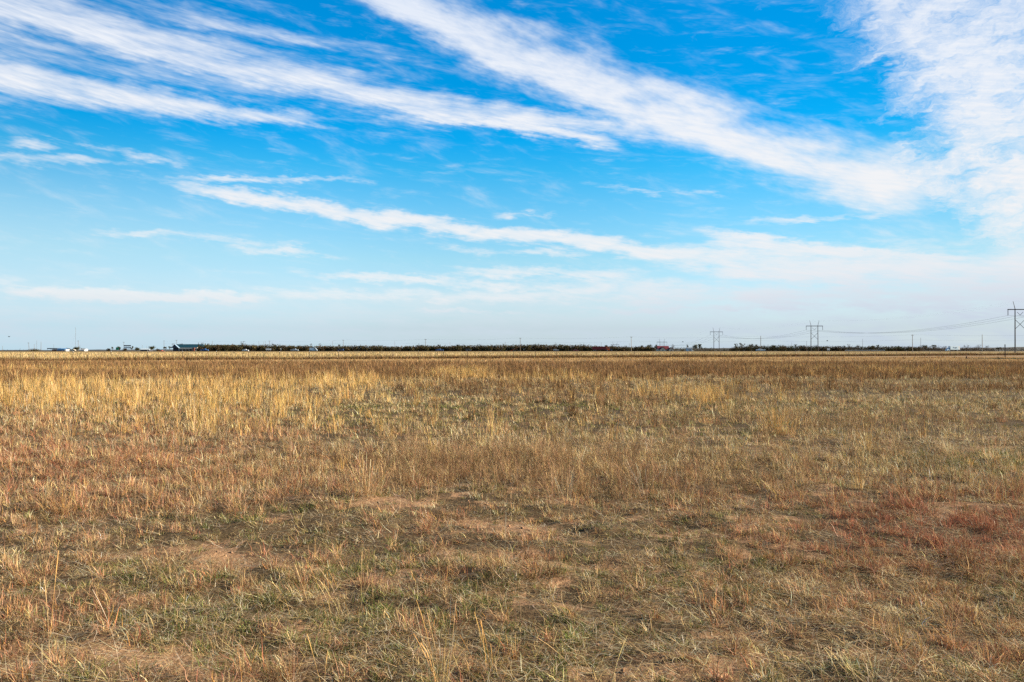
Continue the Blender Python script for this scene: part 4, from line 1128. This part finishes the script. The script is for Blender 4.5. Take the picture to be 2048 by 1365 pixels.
TR = [(69, 697.3, 24, 640, 'bush', 'wide clipped dark bush around the short thin pole'), (136, 696, 11, 650, 'bush', 'square dark bush next to the white end of the blue building'), (153.5, 693.6, 13, 650, 'round', 'dark round tree at the foot of the tall mast'), (166, 697, 9, 660, 'loose', 'sparse shrub behind the small white shed'),
      (217, 697, 8, 700, 'bush', 'small dark shrub farthest from the green sign in its clump'), (224.5, 693.8, 6, 700, 'loose', 'thin upright shrub just before the green sign'), (238, 692.8, 6.5, 700, 'round', 'dark upright tree right behind the green sign'), (250, 697, 9, 700, 'bush', 'dark bush under the dark billboard'), (263.5, 692.5, 9, 720, 'loose', 'ragged thin tree at the end of the dark billboard'), (274, 695, 11, 740, 'round', 'low dark tree between the billboard and the low white building'),
      (303.5, 693, 13, 720, 'round', 'round brown tree beside the low white building'), (316, 697, 8, 740, 'bush', 'low bush between the round brown tree and the teal roofed house'), (330.5, 693.5, 9, 760, 'loose', 'loose tree around the utility pole before the teal roofed house'), (339, 693, 7, 780, 'loose', 'thin tree touching the gable of the teal roofed house'),
      (349, 686.5, 11, 800, 'bare', 'bare tree behind the gable of the teal roofed house, under the T topped pole'), (363, 687, 9, 800, 'bare', 'bare tree over the ridge of the teal roofed house'), (397, 684.6, 3.2, 745, 'cypress', 'dark narrow cypress at the end of the teal roof'), (404, 684, 8, 790, 'bare', 'brown leafless tree right beside the narrow cypress'), (416.5, 687, 6, 800, 'loose', 'small tree over the long green roof beside a plain pole'),
      (485, 681.8, 12, 790, 'bare', 'rounded bare tree, the highest crown over the start of the brush'), (622, 687, 6, 790, 'bare', 'small flat topped bare tree above the silver van'), (640, 687, 8, 790, 'bare', 'umbrella shaped bare tree just past the silver van'), (679, 689, 7, 770, 'loose', 'tuft of a tree over the navy car'),
      (842.5, 689.8, 6, 770, 'round', 'small round tree top beside the wide T crossarm pole'), (879, 688.5, 8, 770, 'loose', 'ragged tree top over the blue pickup'), (916, 689, 6, 770, 'round', 'dark round tree top before the black car'), (1122, 688.5, 9, 780, 'loose', 'loose tree top above the brush past the dark and white car'),
      (1213, 690, 6, 780, 'round', 'small round tree over the end of the maroon trailer'), (1224, 690.5, 8, 790, 'loose', 'loose tree behind the orange cab'), (1250, 691.5, 8, 790, 'bare', 'small bare tree beside the pale highway pole'), (1283, 690.5, 8, 760, 'round', 'round dark tree farther from the red roofed house in a pair'), (1298, 689.5, 12, 760, 'round', 'broad dark tree nearer the red roofed house in a pair'),
      (1313, 688.5, 8, 740, 'round', 'round topped tree touching the red roof'), (1345, 688.2, 9, 760, 'bare', 'bare spindly tree past the red roof'), (1375, 689.5, 6, 740, 'loose', 'thin loose tree behind the pale blue shed'), (1390.5, 689.5, 11, 700, 'round', 'leafy round tree next to the pale blue shed'), (1399.5, 688, 9, 705, 'round', 'taller round tree at the edge of the gap with the third tower'),
      (1472, 687.2, 8, 790, 'loose', 'first ragged tree after the gap with the third tower'), (1484, 685.3, 14, 790, 'loose', 'largest airy tree before the white pickup'), (1502, 688, 12, 790, 'round', 'dark leafy tree just before the brown utility pole'), (1513, 689, 9, 790, 'loose', 'airy tree directly behind the white pickup'), (1546, 690, 12, 790, 'round', 'round dark tree past the white pickup'),
      (1566, 691, 16, 790, 'round', 'broad low dark tree halfway between pickup and second tower'), (1590.5, 688.8, 6, 800, 'loose', 'flat topped small tree before the second largest tower'), (1604, 691, 12, 790, 'loose', 'low airy tree at the foot of the thin pole by the second tower'), (1633, 689, 7, 790, 'bare', 'bare tree seen against the second largest tower'), (1698, 688, 9, 800, 'bare', 'bare airy tree at the start of the white rail barrier'), (1716.5, 689, 8, 800, 'bare', 'bare tree beside the thin pole over the white rail barrier'),
      (1746, 691, 11, 790, 'loose', 'rounded low tree at the end of the white rail barrier'), (1756, 689.6, 8, 790, 'loose', 'taller tree just past the white rail barrier'), (1797, 692.3, 12, 780, 'round', 'dark tree just before the pale pole near the box truck'), (1850, 690.5, 14, 770, 'round', 'leafy green tree in front of the box truck'), (1868, 690, 12, 770, 'loose', 'airy tree just over the cab of the box truck'), (1889, 692, 8, 780, 'bare', 'small bare tree over the front of the box truck'),
      (1932.5, 689.5, 12, 780, 'bare', 'rounded bare tree just behind the box truck'), (1956.5, 689.5, 11, 780, 'bare', 'bare tree next to the bare topped utility pole'), (1973, 691, 11, 780, 'bare', 'bare tree past the bare topped utility pole'), (1998, 693, 11, 760, 'loose', 'thin tree just before the dark wooden post')]
for a in TR: tree(*a[:5], a[5], 'trees along the horizon')

# tree just outside the view, whose shadow lies on the mown strip
tree(2391, 540, 150, 144.5, 'round', 'large leafy tree beside the mown strip, casting the long shadow', base=0.0)

# ------------------------------------------------------------------ single tufts that stand out in the field
def tuft(px, py, n, h, spread, lean, bend, cols, probs, name, label, w=.0036, head=0.0, seg=6, cat='grass tuft'):
    y = EYE * FPX / (py - HOR); x = (px - 1024) / FPX * y
    o = Field(); a = rng.uniform(0, 2 * np.pi, n); r = np.abs(rng.normal(0, spread, n))
    P = np.stack([r * np.cos(a), r * np.sin(a), np.full(n, -.01)], 1)
    o.add(P, h * rng.uniform(.45, 1.0, n), a + rng.normal(0, .5, n), np.abs(rng.normal(lean, lean * .6, n)), rng.normal(bend, .3, n), np.maximum(w * .62, .00028 * y) * np.exp(rng.normal(0, .15, n)), colour(cols, probs, n), seg, head, .06)
    q = o.build(name); q.location = (x, y, float(gz(x, y))); tag(q, label, cat)
    return q


tuft(884, 1384, 40, .46, .03, .15, .25, ['gold', 'straw', 'pale'], [.6, .3, .1], 'straw_tuft', 'clump of long yellow straw stalks at the near edge of the field', .0030, .4)
tuft(735, 1000, 190, .50, .10, .28, .20, ['red', 'straw', 'orange', 'pale'], [.4, .3, .2, .1], 'bunch_grass', 'upright reddish bunch of grass with pale tips beside the bare soil', .0030, .5)
tuft(130, 1028, 420, .26, .10, .75, .9, ['orange', 'red', 'straw', 'rust'], [.4, .3, .2, .1], 'mound_tuft', 'dense orange brown mound of curled grass', .0034)
tuft(1552, 868, 120, .62, .14, .18, .3, ['straw', 'orange', 'gold'], [.5, .3, .2], 'tall_tuft', 'tall pale orange grass clump alone in short grass', .004, .4)
tuft(1420, 848, 260, .28, .16, 1.0, .6, ['orange', 'rust', 'red'], [.5, .25, .25], 'flat_tuft', 'flattened rusty orange tuft of grass', .005)
tuft(1898, 905, 260, .36, .10, .6, .5, ['pale', 'straw', 'grey'], [.4, .4, .2], 'pale_tuft', 'wide pale straw tuft of grass next to green turf', .0045)
tuft(1130, 1000, 46, .38, .09, .2, .3, ['grey', 'pale', 'straw'], [.5, .2, .3], 'grey_tuft', 'upright greyish tuft beside the brown weeds', .003, .3)
tuft(1290, 990, 90, .50, .15, .35, .3, ['red', 'straw', 'grey'], [.4, .3, .3], 'weed_tuft', 'spreading reddish weed tuft among the brown weeds', .003, .3)
tuft(700, 1225, 26, .42, .08, .25, .25, ['straw', 'orange', 'red'], [.5, .2, .3], 'thin_tuft', 'thin tall straw tuft standing over the green grass', .0028, .4)
tuft(1740, 1376, 60, .18, .12, .4, .5, ['pale', 'straw', 'olive'], [.4, .4, .2], 'fan_tuft', 'fan of pale seed stalks at the near edge of the field', .0032, .8)
tuft(990, 1345, 26, .32, .08, .45, .3, ['straw', 'orange', 'gold'], [.5, .3, .2], 'leaning_tuft', 'leaning tan tuft of crossing stalks beside the yellow clump', .003, .3)
